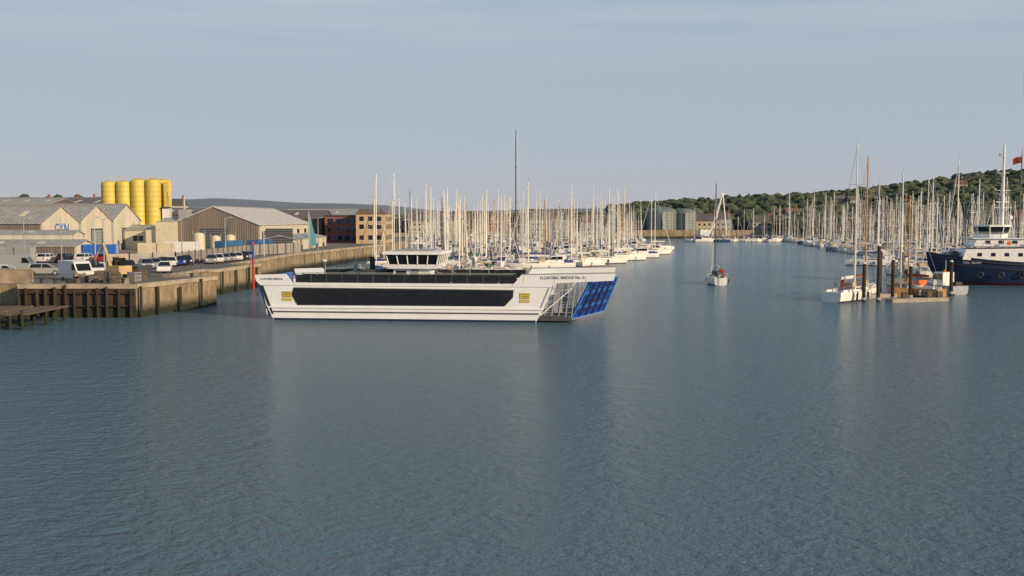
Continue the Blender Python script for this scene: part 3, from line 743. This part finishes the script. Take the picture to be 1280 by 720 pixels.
def motor_mesh(Ln, hullm=GELWHITE):
    y = MB(); B = Ln*.33; fb = 1.15
    hull(y, Ln, B, fb, hullm, GELWHITE, transom=.9, sheer=.5, bowrake=1.2)
    y.prism([(-Ln*.25,fb-.05),(Ln*.28,fb+.15),(Ln*.16,fb+.6),(Ln*.04,fb+1.45),(-Ln*.22,fb+1.5)], -B*.33, B*.33, GELWHITE, 'y')
    for s_ in (-1,1):
        a_,b_ = sorted((s_*B*.331,s_*B*.338)); y.prism([(-Ln*.2,fb+.7),(Ln*.13,fb+.7),(Ln*.04,fb+1.3),(-Ln*.2,fb+1.35)], a_, b_, GLASS,'y')
    y.hexa([(Ln*.165,-B*.27,fb+.66),(Ln*.165,B*.27,fb+.66),(Ln*.15,B*.27,fb+.66),(Ln*.15,-B*.27,fb+.66)],[(Ln*.062,-B*.27,fb+1.36),(Ln*.062,B*.27,fb+1.36),(Ln*.045,B*.27,fb+1.36),(Ln*.045,-B*.27,fb+1.36)],GLASS)
    y.box(-Ln*.45,-Ln*.25,-B*.4,B*.4,fb-.05,fb+.5,COVB)
    y.cyl((-Ln*.1,-B*.3,fb+1.5),(-Ln*.14,-B*.25,fb+2.3),.05,.05,WHITE,5); y.cyl((-Ln*.1,B*.3,fb+1.5),(-Ln*.14,B*.25,fb+2.3),.05,.05,WHITE,5); y.cyl((-Ln*.14,-B*.25,fb+2.3),(-Ln*.14,B*.25,fb+2.3),.05,.05,WHITE,5)
    y.cyl((-Ln*.14,0,fb+2.3),(-Ln*.14,0,fb+4),.025,.015,WHITE,4)
    return y.mesh('cruiser_body')

covers = [COVB,COVB,COVW,COVG,COVT,COVR,COVB,COVW,COVT,COVB,COVW,COVG]
hulls = [GELWHITE]*8 + [NAVY,GELWHITE,mat('blue_gelcoat',(.03,.08,.22),.3),mat('cream_gelcoat',(.6,.52,.36),.35)]
YM = []
for i in range(12):
    Ln = 7.5+ (i*5 % 12)*.48; mh = Ln*1.22+2.2+R.uniform(-.8,1.4)
    YM.append((yacht_mesh(Ln, mh, hulls[i], covers[i], MDARK if i == 8 else (WOODM if i == 11 else ALU), ketch=(i in (5,9)), hood=R.choice([COVB,COVT,COVW,COVG])), Ln))
MM = [motor_mesh(9), motor_mesh(7), motor_mesh(10.5)]

def interp(tab, v):
    for (a_,b_),(c_,d_) in zip(tab[:-1],tab[1:]):
        if v <= c_: return b_+(d_-b_)*max(0,(v-a_))/(c_-a_)
    return tab[-1][1]
Lb = [(200,-28),(240,-29),(275,-24),(335,-24),(420,-44),(500,-52)]
Rb = [(200,2),(224,15),(250,26),(292,36),(400,52),(500,62)]
PONT = mat('pontoon_decking',(.33,.29,.24),.85,.2)
pn = MB(); rows = []
yv = 203
while yv < 500:
    rows.append(yv); yv += 24 if yv < 300 else 27
for r_ in rows:
    x0 = interp(Lb, r_); x1 = interp(Rb, r_)
    pn.box(x0,x1,r_-1,r_+1,-.2,.5,PONT)
    x = x0+2
    while x < x1:
        pn.cyl((x,r_,-2),(x,r_,3.2),.18,.18,MDARK,6); x += 11
    for sgn in (-1,1):
        x = x0+2.2
        while x < x1-1:
            if R.random() < .88:
                if R.random() < .14:
                    me = R.choice(MM); Lh = 9
                    place(me,'motor_cruiser',(x,r_+sgn*(Lh/2+1.4),0),math.pi/2*sgn*R.choice([1,-1])+R.uniform(-.03,.03))
                else:
                    me, Lh = R.choice(YM)
                    o = place(me,'sailing_yacht',(x,r_+sgn*(Lh/2+1.4),0),math.pi/2*R.choice([1,-1])+R.uniform(-.03,.03))
                    o.rotation_euler[0] = R.uniform(-.012,.012); k_ = R.uniform(.85,1.08); o.scale = (k_,k_,k_*R.uniform(.8,1.1))
            x += R.uniform(3.7,4.6)
y_ = 265
while y_ < 500:
    x0 = interp([(265,96),(312,98),(430,118),(500,118)], y_); x1 = interp([(265,160),(320,168),(430,142),(500,130)], y_)
    pn.box(x0,x1,y_-1,y_+1,-.2,.5,PONT)
    for sgn in (-1,1):
        x = x0+2
        while x < x1-2:
            if R.random() < .85:
                me, Lh = R.choice(YM)
                o = place(me,'sailing_yacht',(x,y_+sgn*(Lh/2+1.4),0),math.pi/2*R.choice([1,-1])+R.uniform(-.03,.03))
                k_ = R.uniform(.9,1.12); o.scale = (k_,k_,k_*R.uniform(.85,1.12))
            x += R.uniform(4,5)
    y_ += 27
pn.obj('marina_pontoons')
for x,y,rz in ((4.5,206,.3),(8.5,212,.4),(14,222,.5),(21,235,.4),(27,252,.6),(33,268,.4),(39.5,292,.2),(42,297,.3),(46,330,.4)):
    place(R.choice(MM) if R.random()<.5 else YM[2][0],'moored_boat',(x,y,0),rz+math.pi*R.choice([0,1])-.2)
tall = yacht_mesh(17, 28.5, NAVY, COVB, MDARK, genoa=False)
place(tall,'racing_yacht',(2.4,214,0),math.radians(200))
for x,y,k,rz in ((-19,170,3,2.9),(-10,178,10,.2),(-24,186,1,3.0),(-3,186,6,.3),(-14,192,8,.1)):
    o = place(YM[k][0],'sailing_yacht',(x,y,0),rz)
big = yacht_mesh(13, 18.2, GELWHITE, COVW, ALU, genoa=False)
o = place(big,'sailing_yacht',(-21.5,176,0),.4)

# ------------------------------------------------------------------ people
def person(name, joints, mt, loc, rz, hat=None):
    J, E = joints
    bm = bmesh.new(); lay = bm.verts.layers.skin.verify(); vs = {}
    for k,(p,r_) in J.items():
        v = bm.verts.new(p); v[lay].radius = (r_,r_); v[lay].use_root = (k == 'pelvis'); vs[k] = v
    for a_,b_ in E: bm.edges.new((vs[a_],vs[b_]))
    me = bpy.data.meshes.new(name); bm.to_mesh(me); bm.free(); me.materials.append(mt)
    o = place(me,name,loc,rz)
    o.modifiers.new('skin','SKIN').use_smooth_shade = True
    s_ = o.modifiers.new('sub','SUBSURF'); s_.levels = 1; s_.render_levels = 1
    hd = MB(); hp = J['head'][0]
    hd.lathe((hp[0],hp[1],hp[2]+.02), [(.03,-.12),(.07,-.07),(.085,0),(.08,.06),(.05,.1),(.01,.12)], SKIN, 12)
    hd.lathe((hp[0]-.01,hp[1],hp[2]+.05), [(.09,0),(.092,.04),(.06,.09),(.01,.105)], hat or BLACK, 12)
    hd.cyl((hp[0]+.08,hp[1],hp[2]+.02),(hp[0]+.11,hp[1],hp[2]),.015,.02,SKIN,5)
    hd.obj('head', parent=o, smooth=True)
    return o
SKIN = mat('skin',(.5,.3,.22),.6,.05)
JK1 = mat('dark_jacket',(.025,.03,.045),.9); JK2 = mat('red_jacket',(.4,.05,.04),.9)
def seated():
    J = {'pelvis':((0,0,.5),.14),'waist':((.02,0,.72),.13),'chest':((.03,0,.95),.155),'neck':((.04,0,1.12),.06),'head':((.05,0,1.26),.07)}
    E = [('pelvis','waist'),('waist','chest'),('chest','neck'),('neck','head')]
    for s_,n_ in ((1,'L'),(-1,'R')):
        J['sh'+n_]=((.03,s_*.19,1.05),.075); J['el'+n_]=((.16,s_*.26,.82),.05); J['wr'+n_]=((.38,s_*.2,.8),.035); J['ha'+n_]=((.46,s_*.19,.8),.04)
        J['hp'+n_]=((.05,s_*.1,.48),.1); J['kn'+n_]=((.45,s_*.13,.5),.07); J['an'+n_]=((.48,s_*.13,.08),.045); J['ft'+n_]=((.63,s_*.14,.04),.04)
        E += [('chest','sh'+n_),('sh'+n_,'el'+n_),('el'+n_,'wr'+n_),('wr'+n_,'ha'+n_),('pelvis','hp'+n_),('hp'+n_,'kn'+n_),('kn'+n_,'an'+n_),('an'+n_,'ft'+n_)]
    return J,E
def standing():
    J = {'pelvis':((0,0,.95),.13),'waist':((0,0,1.12),.12),'chest':((.01,0,1.34),.15),'neck':((.02,0,1.5),.06),'head':((.03,0,1.64),.07)}
    E = [('pelvis','waist'),('waist','chest'),('chest','neck'),('neck','head')]
    for s_,n_ in ((1,'L'),(-1,'R')):
        J['sh'+n_]=((0,s_*.19,1.44),.075); J['el'+n_]=((.04,s_*.25,1.15),.05); J['wr'+n_]=((.25,s_*.2,1.02),.035); J['ha'+n_]=((.33,s_*.19,1.0),.04)
        J['hp'+n_]=((0,s_*.09,.9),.1); J['kn'+n_]=((.03,s_*.11,.5),.065); J['an'+n_]=((0,s_*.12,.08),.045); J['ft'+n_]=((.15,s_*.13,.04),.04)
        E += [('chest','sh'+n_),('sh'+n_,'el'+n_),('el'+n_,'wr'+n_),('wr'+n_,'ha'+n_),('pelvis','hp'+n_),('hp'+n_,'kn'+n_),('kn'+n_,'an'+n_),('an'+n_,'ft'+n_)]
    return J,E

mo = yacht_mesh(9.5, 15.9, GELWHITE, COVW, MDARK, hood=JK1)
MX, MY = sx(903,158), 158+4.7
place(mo,'sailing_yacht',(MX,MY,0),math.radians(88))
person('sailor', standing(), JK1, (MX+.1,MY-3.9,.95), math.radians(88))
person('sailor', seated(), JK1, (MX-.75,MY-3.0,.85), math.radians(20))
person('sailor', seated(), JK2, (MX+.8,MY-2.6,.85), math.radians(160))
dg = MB(); dg.cyl((0,0,0),(0,0,1.6),.02,.02,WOODM,5); dg.add([(0,0,1.55),(0.7,-.1,1.3),(.65,-.1,.85),(0,0,1.1)],[(0,1,2,3)],RED); dg.obj('ensign',(MX-.4,MY-4.8,1.1))

# ------------------------------------------------------------------ right foreground moorings
k1 = yacht_mesh(12.5, 20, GELWHITE, COVW, ALU, hood=COVT, genoa=False)
place(k1,'sailing_yacht',(sx(1066,131),131.5,0),math.radians(50))
k2 = yacht_mesh(11, 18.6, GELWHITE, COVR, WOODM, hood=COVT, genoa=False)
place(k2,'sailing_yacht',(sx(1081,137),137.5,0),math.radians(55))
k3 = yacht_mesh(10.5, 16.8, WOODM, COVT, ALU, hood=COVT, genoa=False)
place(k3,'sailing_yacht',(sx(1141,136),140,0),math.radians(70))
k4 = yacht_mesh(9, 13.5, mat('tan_hull',(.35,.22,.1),.4), COVR, WOODM, hood=ORANGE, genoa=False)
place(k4,'sailing_yacht',(sx(1158,134),138,0),math.radians(120))
person('sailor', standing(), JK2, (sx(1063,127),129.6,1.2), math.radians(200))
fpn = MB()
fpn.hexa([(43,131,-.2),(62,141,-.2),(61,143,-.2),(42,133,-.2)],[(43,131,.45),(62,141,.45),(61,143,.45),(42,133,.45)],PONT)
fpn.hexa([(47,126,-.2),(55,128.5,-.2),(54.6,130,-.2),(46.6,127.5,-.2)],[(47,126,.45),(55,128.5,.45),(54.6,130,.45),(46.6,127.5,.45)],PONT)
for x,y in ((49,127.5),(52.5,128.6),(54,129)): fpn.box(x-.3,x+.3,y-.3,y+.3,.45,1.2,TIMB)
fpn.obj('floating_pontoon')
for u,d,zt in ((1099,127,7.0),(1117,129,5.2),(1139,131,4.3),(1081,127,4.8),(1101,139,6.0),(1190,137,4.6),(1128,150,5.5)):
    p_ = MB(); p_.cyl((0,0,-3),(0,0,zt),.24,.22,PILE,12); p_.cyl((0,0,zt),(0,0,zt+.25),.26,.05,WHITE,12); p_.cyl((0,0,.3),(0,0,.6),.32,.32,STEEL,12)
    p_.obj('mooring_pile',(sx(u,d),d,0))
wb = MB(); hull(wb,7.5,2.7,1.1,mat('grey_hull',(.3,.33,.36),.4),GREY,transom=.9,sheer=.5)
wb.prism([(-1.2,1.0),(1.6,1.1),(1.2,2.0),(.8,2.9),(-1.2,2.95)],-.9,.9,GELWHITE,'y')
for s_ in (-1,1):
    a_,b_=sorted((s_*.905,s_*.925)); wb.prism([(-1,1.9),(1.0,1.9),(.72,2.7),(-1,2.75)],a_,b_,GLASS,'y')
wb.cyl((-.6,0,2.95),(-.6,0,4.6),.04,.03,WHITE,5); wb.box(-3.4,-2.6,-.5,.5,1.1,1.7,BLACK); wb.cyl((-1,.5,2.95),(-1,.5,3.3),.2,.2,ORANGE,8)
wb.obj('workboat',(sx(1187,141),143,0),math.radians(105))

# ------------------------------------------------------------------ tug
te = empty('harbour_tug',(80.5,161,0),math.radians(172)); te.scale = (.95,.95,.9)
t_ = MB()
hull(t_,31,9.2,3.9,NAVY,mat('deck_green',(.08,.12,.1),.8),stripe=AFOUL,bowrake=2.2,sheer=1.8,transom=.8,stations=18,draft=1.6)
for zf,th_ in ((3.4,.16),(2.5,.1)):
    pts=[]
    for i in range(19):
        t = i/18; hb = 4.6*((.8+.2*math.sin(min(1,t/.5)*math.pi/2)) if t<.5 else math.cos((t-.5)/.5*math.pi/2)**.75); pts.append((-15.5+31*t-.3*t**6, hb+.08, zf+1.6*(max(0,t-.35)/.65)**2))
    for a_,b_ in zip(pts[:-1],pts[1:]):
        t_.cyl(a_,b_,th_,th_,BLACK,6); t_.cyl((a_[0],-a_[1],a_[2]),(b_[0],-b_[1],b_[2]),th_,th_,BLACK,6)
for k in range(7):
    x=-11+k*3.2; 
    for s_ in (-1,1):
        for j in range(12):
            a0_=2*math.pi*j/12; a1_=2*math.pi*(j+1)/12
            t_.cyl((x+.45*math.cos(a0_),s_*4.75,1.9+.45*math.sin(a0_)),(x+.45*math.cos(a1_),s_*4.75,1.9+.45*math.sin(a1_)),.13,.13,BLACK,5)
t_.obj('hull',parent=te)
t_ = MB()
t_.prism([(-5,3.8),(10.5,4.4),(10.0,6.2),(-5,6.5)],-3.1,3.1,WHITE,'y')
for k in range(6):
    for s_ in (-1,1): a_,b_=sorted((s_*3.1,s_*3.14)); t_.box(-3+k*2.1,-2.3+k*2.1,a_,b_,5.0,5.6,GLASS)
t_.box(-2,9.6,-3.4,3.4,6.6,6.75,GREY)
t_.prism([(-1,6.75),(8.6,6.75),(8.2,8.0),(-1,8.0)],-2.5,2.5,WHITE,'y')
for k in range(4):
    for s_ in (-1,1): a_,b_=sorted((s_*2.5,s_*2.54)); t_.box(-.2+k*2.1,.6+k*2.1,a_,b_,7.1,7.7,GLASS)
t_.box(-1.6,8.9,-2.9,2.9,8.0,8.15,WHITE)
def octo(r,z,cx=5.2): return [(cx+r*math.cos(math.pi/8+i*math.pi/4),r*math.sin(math.pi/8+i*math.pi/4),z) for i in range(8)]
def frus(r0,z0,r1,z1,mt):
    vs=octo(r0,z0)+octo(r1,z1); t_.add(vs,[(i,(i+1)%8,8+(i+1)%8,8+i) for i in range(8)]+[tuple(range(8)),tuple(range(8,16))],mt)
frus(2.5,8.15,2.55,8.9,WHITE); frus(2.5,8.9,2.75,10.1,GLASS); frus(3.0,10.1,2.9,10.4,WHITE)
for a_,b_ in zip(octo(2.56,8.9),octo(2.82,10.1)): t_.cyl(a_,b_,.09,.09,WHITE,6)
for s_ in (-1,1):
    t_.prism([(-3.2,6.5),(-1.4,6.5),(-1.6,10.0),(-3.0,10.0)],s_*2.2-.6,s_*2.2+.6,WHITE,'y'); t_.prism([(-3.0,9.0),(-1.6,9.0),(-1.62,9.6),(-3.0,9.6)],s_*2.2-.62,s_*2.2+.62,RED,'y'); t_.cyl((-2.3,s_*2.2,10),(-2.4,s_*2.2,10.9),.25,.25,BLACK,10)
t_.cyl((3.6,0,10.4),(3.6,0,24.2),.32,.16,WHITE,10)
for z,l in ((13,1.6),(16.0,1.2),(19,.9),(22,.6)): t_.cyl((3.6,-l,z),(3.6,l,z),.07,.07,WHITE,6); t_.cyl((3.6-l,0,z+.4),(3.6+l,0,z+.4),.06,.06,WHITE,6); t_.box(3.6+l-.15,3.6+l+.15,-.15,.15,z+.4,z+.8,GREY)
t_.box(2.6,4.6,-.1,.1,14.3,14.5,WHITE); t_.cyl((3.6,0,24.2),(3.6,0,25.4),.05,.03,WHITE,5); t_.lathe((2.4,0,10.4),[(.1,0),(.1,.8),(.45,1.0),(.45,1.4),(.2,1.7)],WHITE,14)
t_.cyl((1.2,.6,8.1),(1.0,.6,22.5),.14,.08,DGREY,8); t_.cyl((1.0,.6,22.5),(1.0,.6,23.6),.05,.04,RED,5)
t_.cyl((1.2,-1,8.1),(3.5,0,16),.06,.06,WHITE,5); t_.cyl((-4.5,0,6.5),(-4.5,0,12.5),.16,.1,WHITE,8); t_.cyl((-4.5,0,9),(-9.5,0,11.5),.15,.1,YEL,8)
for z,xa,xb,yy in ((4.1,-15,-5,4.1),(6.75,-2,9.6,3.35),(8.15,-1.6,8.9,2.85)):
    for s_ in (-1,1):
        x=xa
        while x<=xb: t_.cyl((x,s_*yy,z),(x,s_*yy,z+1),.025,.025,WHITE,4); x+=1.3
        for q_ in (.5,1.0): t_.cyl((xa,s_*yy,z+q_),(xb,s_*yy,z+q_),.025,.025,WHITE,4)
t_.box(9.8,12.5,-1,1,4.5,5.6,GREY); t_.cyl((11.2,-1.3,5.3),(11.2,1.3,5.3),.6,.6,DGREY,14)
t_.cyl((13.6,0,5.0),(13.6,0,9.0),.08,.06,WHITE,6)
t_.prism([(-9,3.9),(-6,3.9),(-6.4,4.9),(-8.6,5.1)],1.4,3.2,ORANGE,'y'); t_.cyl((-8,2.2,3.8),(-8,2.2,8.5),.1,.07,YEL,6); t_.cyl((-8,2.2,8.5),(-10.5,2.2,7.8),.08,.06,YEL,6)
for x in (-.5,3.5): t_.cyl((x,3.45,7.3),(x,3.52,7.3),.38,.38,ORANGE,14)
t_.obj('superstructure',parent=te)
text('TUG  GIANT','name_lettering',.5,(9.3,4.16,3.9),(math.radians(90),0,math.radians(180-17)),WHITE,te)
fl = MB(); fl.add([(0,0,0),(.5,.06,-.05),(1.0,-.05,-.2),(1.4,.05,-.45),(1.3,.05,-1.5),(.9,-.05,-1.3),(.45,.06,-1.15),(0,0,-1.1)],[(0,1,6,7),(1,2,5,6),(2,3,4,5)],COVR)
o = fl.obj('red_flag',(1.1,.6,22.2),parent=te)

for u,d in ((1175,178),(1200,185),(1118,190),(1150,205),(1230,200),(1090,225),(1265,190),(1160,182),(1210,215),(1130,235),(1100,250),(1185,245),(1245,230),(1165,230)):
    me,Lh = R.choice(YM); o=place(me,'sailing_yacht',(sx(u,d),d,0),R.uniform(0,6.3)); o.scale=(1.1,1.1,R.uniform(1.0,1.25))

# ------------------------------------------------------------------ small searchlight on own ship's rail post, at right edge of view
s = MB()
s.lathe((0,0,-.115),[(.018,-.02),(.034,0),(.046,.03),(.05,.18),(.034,.22),(.012,.235)],BLACK,16); s.lathe((0,0,-.14),[(.012,0),(.03,.008),(.03,.024)],GLASS,12)
s.cyl((0,0,.1),(.22,0,.14),.012,.012,BLACK,8); s.cyl((.22,0,-3.2),(.22,0,.2),.022,.02,BLACK,10)
s.obj('deck_searchlight',(3.02,6,11.28))

# ------------------------------------------------------------------ terrain & hills
HAZE1 = mat('distant_hill_haze',(.17,.2,.24),1,.1,.004)  # bluish grey base colour carries the aerial haze; the air itself is clear
WOODG = mat('hill_grass',(.07,.085,.05),1,.3,.03)
def ridge(x): return interp([(-3000,8),(40,3),(82,9),(170,15),(250,20),(306,28),(350,34),(500,46),(1200,60)], x)
def th(x,y):
    s_ = max(0,min(1,(y-545)/170)); s_ = s_*s_*(3-2*s_)
    return 2.55 + ridge(x)*s_ + 2.5*noise.noise(Vector((x*.01,y*.01,0)))*s_
def grid(name, x0,x1,y0,y1,nx,ny,fn,mt):
    vs=[];fs=[]
    for j in range(ny+1):
        for i in range(nx+1):
            x=x0+(x1-x0)*i/nx; y=y0+(y1-y0)*j/ny; vs.append((x,y,fn(x,y)))
    for j in range(ny):
        for i in range(nx):
            a_=j*(nx+1)+i; fs.append((a_,a_+1,a_+nx+2,a_+nx+1))
    me=bpy.data.meshes.new(name); me.from_pydata(vs,[],fs); me.materials.append(mt)
    for p in me.polygons: p.use_smooth=True
    return place(me,name)
grid('wooded_hill_terrain',40,1500,545,1100,80,40,th,WOODG)
def fh(x,y):
    t=(y-2200)/900; s_=math.sin(max(0,min(1,t))*math.pi/2)
    base = interp([(-4000,40),(-1300,46),(-850,62),(-560,54),(-420,44),(-200,28),(200,34),(560,44),(800,50),(4000,60)],x)
    return base*s_+8*noise.noise(Vector((x*.004,3,0)))*s_+2.7
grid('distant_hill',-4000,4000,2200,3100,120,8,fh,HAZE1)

FOL = bpy.data.materials.new('foliage'); FOL.use_nodes=True
nt=FOL.node_tree; N,L=nt.nodes,nt.links; b=N['Principled BSDF']; b.inputs['Roughness'].default_value=1
at=N.new('ShaderNodeAttribute'); at.attribute_name='tint'
nz=N.new('ShaderNodeTexNoise'); nz.inputs['Scale'].default_value=.45; nz.inputs['Detail'].default_value=6
g=N.new('ShaderNodeNewGeometry'); L.new(g.outputs['Position'],nz.inputs['Vector'])
ad=N.new('ShaderNodeMath'); ad.operation='ADD'; L.new(at.outputs['Fac'],ad.inputs[0]); L.new(nz.outputs['Fac'],ad.inputs[1])
cr=N.new('ShaderNodeValToRGB'); cr.color_ramp.elements[0].position=.35; cr.color_ramp.elements[1].position=1.0
cr.color_ramp.elements[0].color=(.045,.06,.045,1); cr.color_ramp.elements[1].color=(.09,.11,.06,1)
L.new(ad.outputs[0],cr.inputs['Fac']); L.new(cr.outputs['Color'],b.inputs['Base Color'])
bm=bmesh.new(); bmesh.ops.create_icosphere(bm,subdivisions=2,radius=1)
V2=[v.co.copy() for v in bm.verts]; F2=[[v.index for v in f.verts] for f in bm.faces]; bm.free()
def crown_variants(V,n_):
    out=[]
    for i in range(n_):
        sd_=Vector((i*7.3,i*3.1,0)); vs=[]
        for v in V:
            k=1+.5*noise.noise(v*1.6+sd_)+.4*noise.noise(v*4+sd_)+R.uniform(-.14,.14)
            vs.append((v.x*k,v.y*k,v.z*k*.95))
        out.append(vs)
    return out
CV=crown_variants(V2,12)
def trees(name, spots):
    vs=[];fs=[];ti=[]
    for (x,y,z,r_,h) in spots:
        c=R.choice(CV); o=len(vs); a_=R.uniform(0,6.28); ca,sa=math.cos(a_),math.sin(a_)
        for p in c: vs.append((x+(p[0]*ca-p[1]*sa)*r_, y+(p[0]*sa+p[1]*ca)*r_, z+h*.6+p[2]*h*.42))
        for f in F2: fs.append((f[0]+o,f[1]+o,f[2]+o))
        ti += [R.uniform(-.15,.5)]*len(F2)
        o=len(vs); q=r_*.07
        vs += [(x-q,y-q,z-.5),(x+q,y-q,z-.5),(x,y+q,z-.5),(x,y,z+h*.6)]; fs += [(o,o+1,o+3),(o+1,o+2,o+3),(o+2,o,o+3)]; ti += [0,0,0]
    me=bpy.data.meshes.new(name); me.from_pydata(vs,[],fs); me.materials.append(FOL)
    a_=me.attributes.new('tint','FLOAT','FACE'); a_.data.foreach_set('value',ti)
    return place(me,name)
sp_=[]
for i in range(3600):
    x=R.uniform(70,560); y=R.uniform(552,735)
    if y<575 and R.random()<.5: continue
    h=R.uniform(4.5,9.5); sp_.append((x,y,th(x,y)-.3,h*R.uniform(.42,.6),h))
trees('woodland',sp_)
sp_=[]
for i in range(480):
    x=R.uniform(-190,95); y=R.uniform(545,640); h=R.uniform(6,11); sp_.append((x,y,2.6,h*.5,h))
trees('treeline',sp_)
sp_=[]
for i in range(160):
    x=R.uniform(178,260); y=R.uniform(230,520)
    h=R.uniform(6,11)+ (y-230)*.01; sp_.append((x,y,3,h*.5,h))
for i in range(60):
    x=R.uniform(140,175); y=R.uniform(480,540); h=R.uniform(6,9); sp_.append((x,y,3,h*.5,h))
trees('riverside_trees',sp_)
sp_=[]
for i in range(260):
    x=R.uniform(-420,-190); y=R.uniform(470,600); h=R.uniform(6,10); sp_.append((x,y,6+(y-470)*.06,h*.5,h))
for i in range(50):
    x=R.uniform(-150,-70); y=R.uniform(395,440); h=R.uniform(5,7); sp_.append((x,y,3,h*.5,h))
trees('hillside_trees',sp_)
grid('hillside_terrain',-900,-60,440,900,30,12,lambda x,y: 2.7+max(0,min(1,(y-440)/200))*(10 if x<-150 else 3),WOODG)

HW=[mat('render_white',(.5,.48,.44),.9),mat('render_cream',(.42,.36,.26),.9),BRICK,mat('render_grey',(.3,.3,.3),.9)]
SL=mat('slate_roof',(.1,.09,.09),.8,.3); TR=mat('tile_roof',(.16,.085,.06),.8,.3)
def house(x,y,z,w_,d_,h,k,rz=0,name='terraced_house'):
    b_=MB(); b_.box(-w_/2,w_/2,-d_/2,d_/2,-3,h,HW[k]); b_.prism([(-d_/2-.3,h+.003),(d_/2+.3,h+.003),(0,h+d_*.4)],-w_/2-.2,w_/2+.2,R.choice([SL,TR,SL]),'x')
    n_=max(1,int(w_/2.5)); 
    for fl_ in range(max(1,int(h/2.7))):
        for i in range(n_): xx=-w_/2+(i+.5)*w_/n_; b_.box(xx-.5,xx+.5,-d_/2-.05,-d_/2-.005,.9+fl_*2.7,2.1+fl_*2.7,GLASS); b_.box(xx-.6,xx+.6,-d_/2-.12,-d_/2-.05,.8+fl_*2.7,.9+fl_*2.7,WHITE)
    b_.box(w_/2-1.2,w_/2-.4,-.4,.4,h+d_*.3,h+d_*.5+.6,BRICK)
    b_.obj(name,(x,y,z),rz)
for i in range(20):
    x=-330+i*9.5; house(x,455+R.uniform(-4,4),9+R.uniform(0,1.5),8,8,6.0,R.choice([0,1,2,3]),R.uniform(-.2,.2))
for (x,y,w_,d_,h,k) in ((100,545,16,10,6,1),(112,548,9,9,7,3),(132,546,10,9,5.5,3),(20,548,26,14,7,3),(-10,552,20,12,6,2),(46,550,14,10,5,3),(182,360,12,9,6,3),(188,260,12,9,6,0),(-40,540,24,12,6,1)):
    house(x,y,2.6 if y>500 else GZ,w_,d_,h,k,0,'waterfront_building')
for i in range(7):
    x=R.uniform(150,420); y=R.uniform(575,690); house(x,y,th(x,y)+2.0,8,7,6,R.choice([1,3]),R.uniform(-.4,.4),'hillside_house')
TG=clad('tank_green_grey',(.16,.19,.17),'Z',1.5,.2)
for x,r_ in ((78.5,8.0),(90.5,6.0)):
    s=MB(); hh=11 if r_>7 else 10.3; s.lathe((0,0,0),[(r_,0),(r_,hh),(r_*.8,hh+1.3),(r_*.45,hh+2.2),(.2,hh+2.5)],TG,40)
    for i in range(4): s.cyl((r_*1.01*math.cos(i*1.57+.6),r_*1.01*math.sin(i*1.57+.6),0),(r_*1.01*math.cos(i*1.57+.6),r_*1.01*math.sin(i*1.57+.6),hh),.15,.15,STEEL,5)
    s.box(-.8,.8,-r_-.6,-r_,0,hh,STEEL)
    s.obj('storage_silo',(x,538,2.6))
s=MB(); s.box(-8,8,-4,4,-.5,1.8,DGREY); s.box(-7,-2,-2.5,2.5,1.8,5,WHITE); s.cyl((-2,-3,1.8),(3.5,0,22),.35,.25,WHITE,8); s.cyl((-2,3,1.8),(3.5,0,22),.35,.25,WHITE,8); s.cyl((5.5,0,1.8),(3.5,0,22),.28,.22,WHITE,8)
for k in range(5): t=k/5+.1; s.cyl((-2+5.5*t,-3+3*t,1.8+20*t),(-2+5.5*t,3-3*t,1.8+20*t),.12,.12,WHITE,6)
s.obj('crane_barge',(sx(893,470),470,0))
pz=MB(); pz.box(76,112,447,450,-.2,.7,PONT); pz.obj('outer_pontoon')
for i in range(9):
    me,Lh=R.choice(YM) if R.random()<.5 else (R.choice(MM),9); place(me,'moored_boat',(80+i*4.2,443+R.uniform(-1,1),0),R.uniform(-.3,.3)+R.choice([0,3.14]))
s=MB(); s.box(60.5,128,518.6,519.4,-1,4.2,CONC); s.obj('harbour_wall')
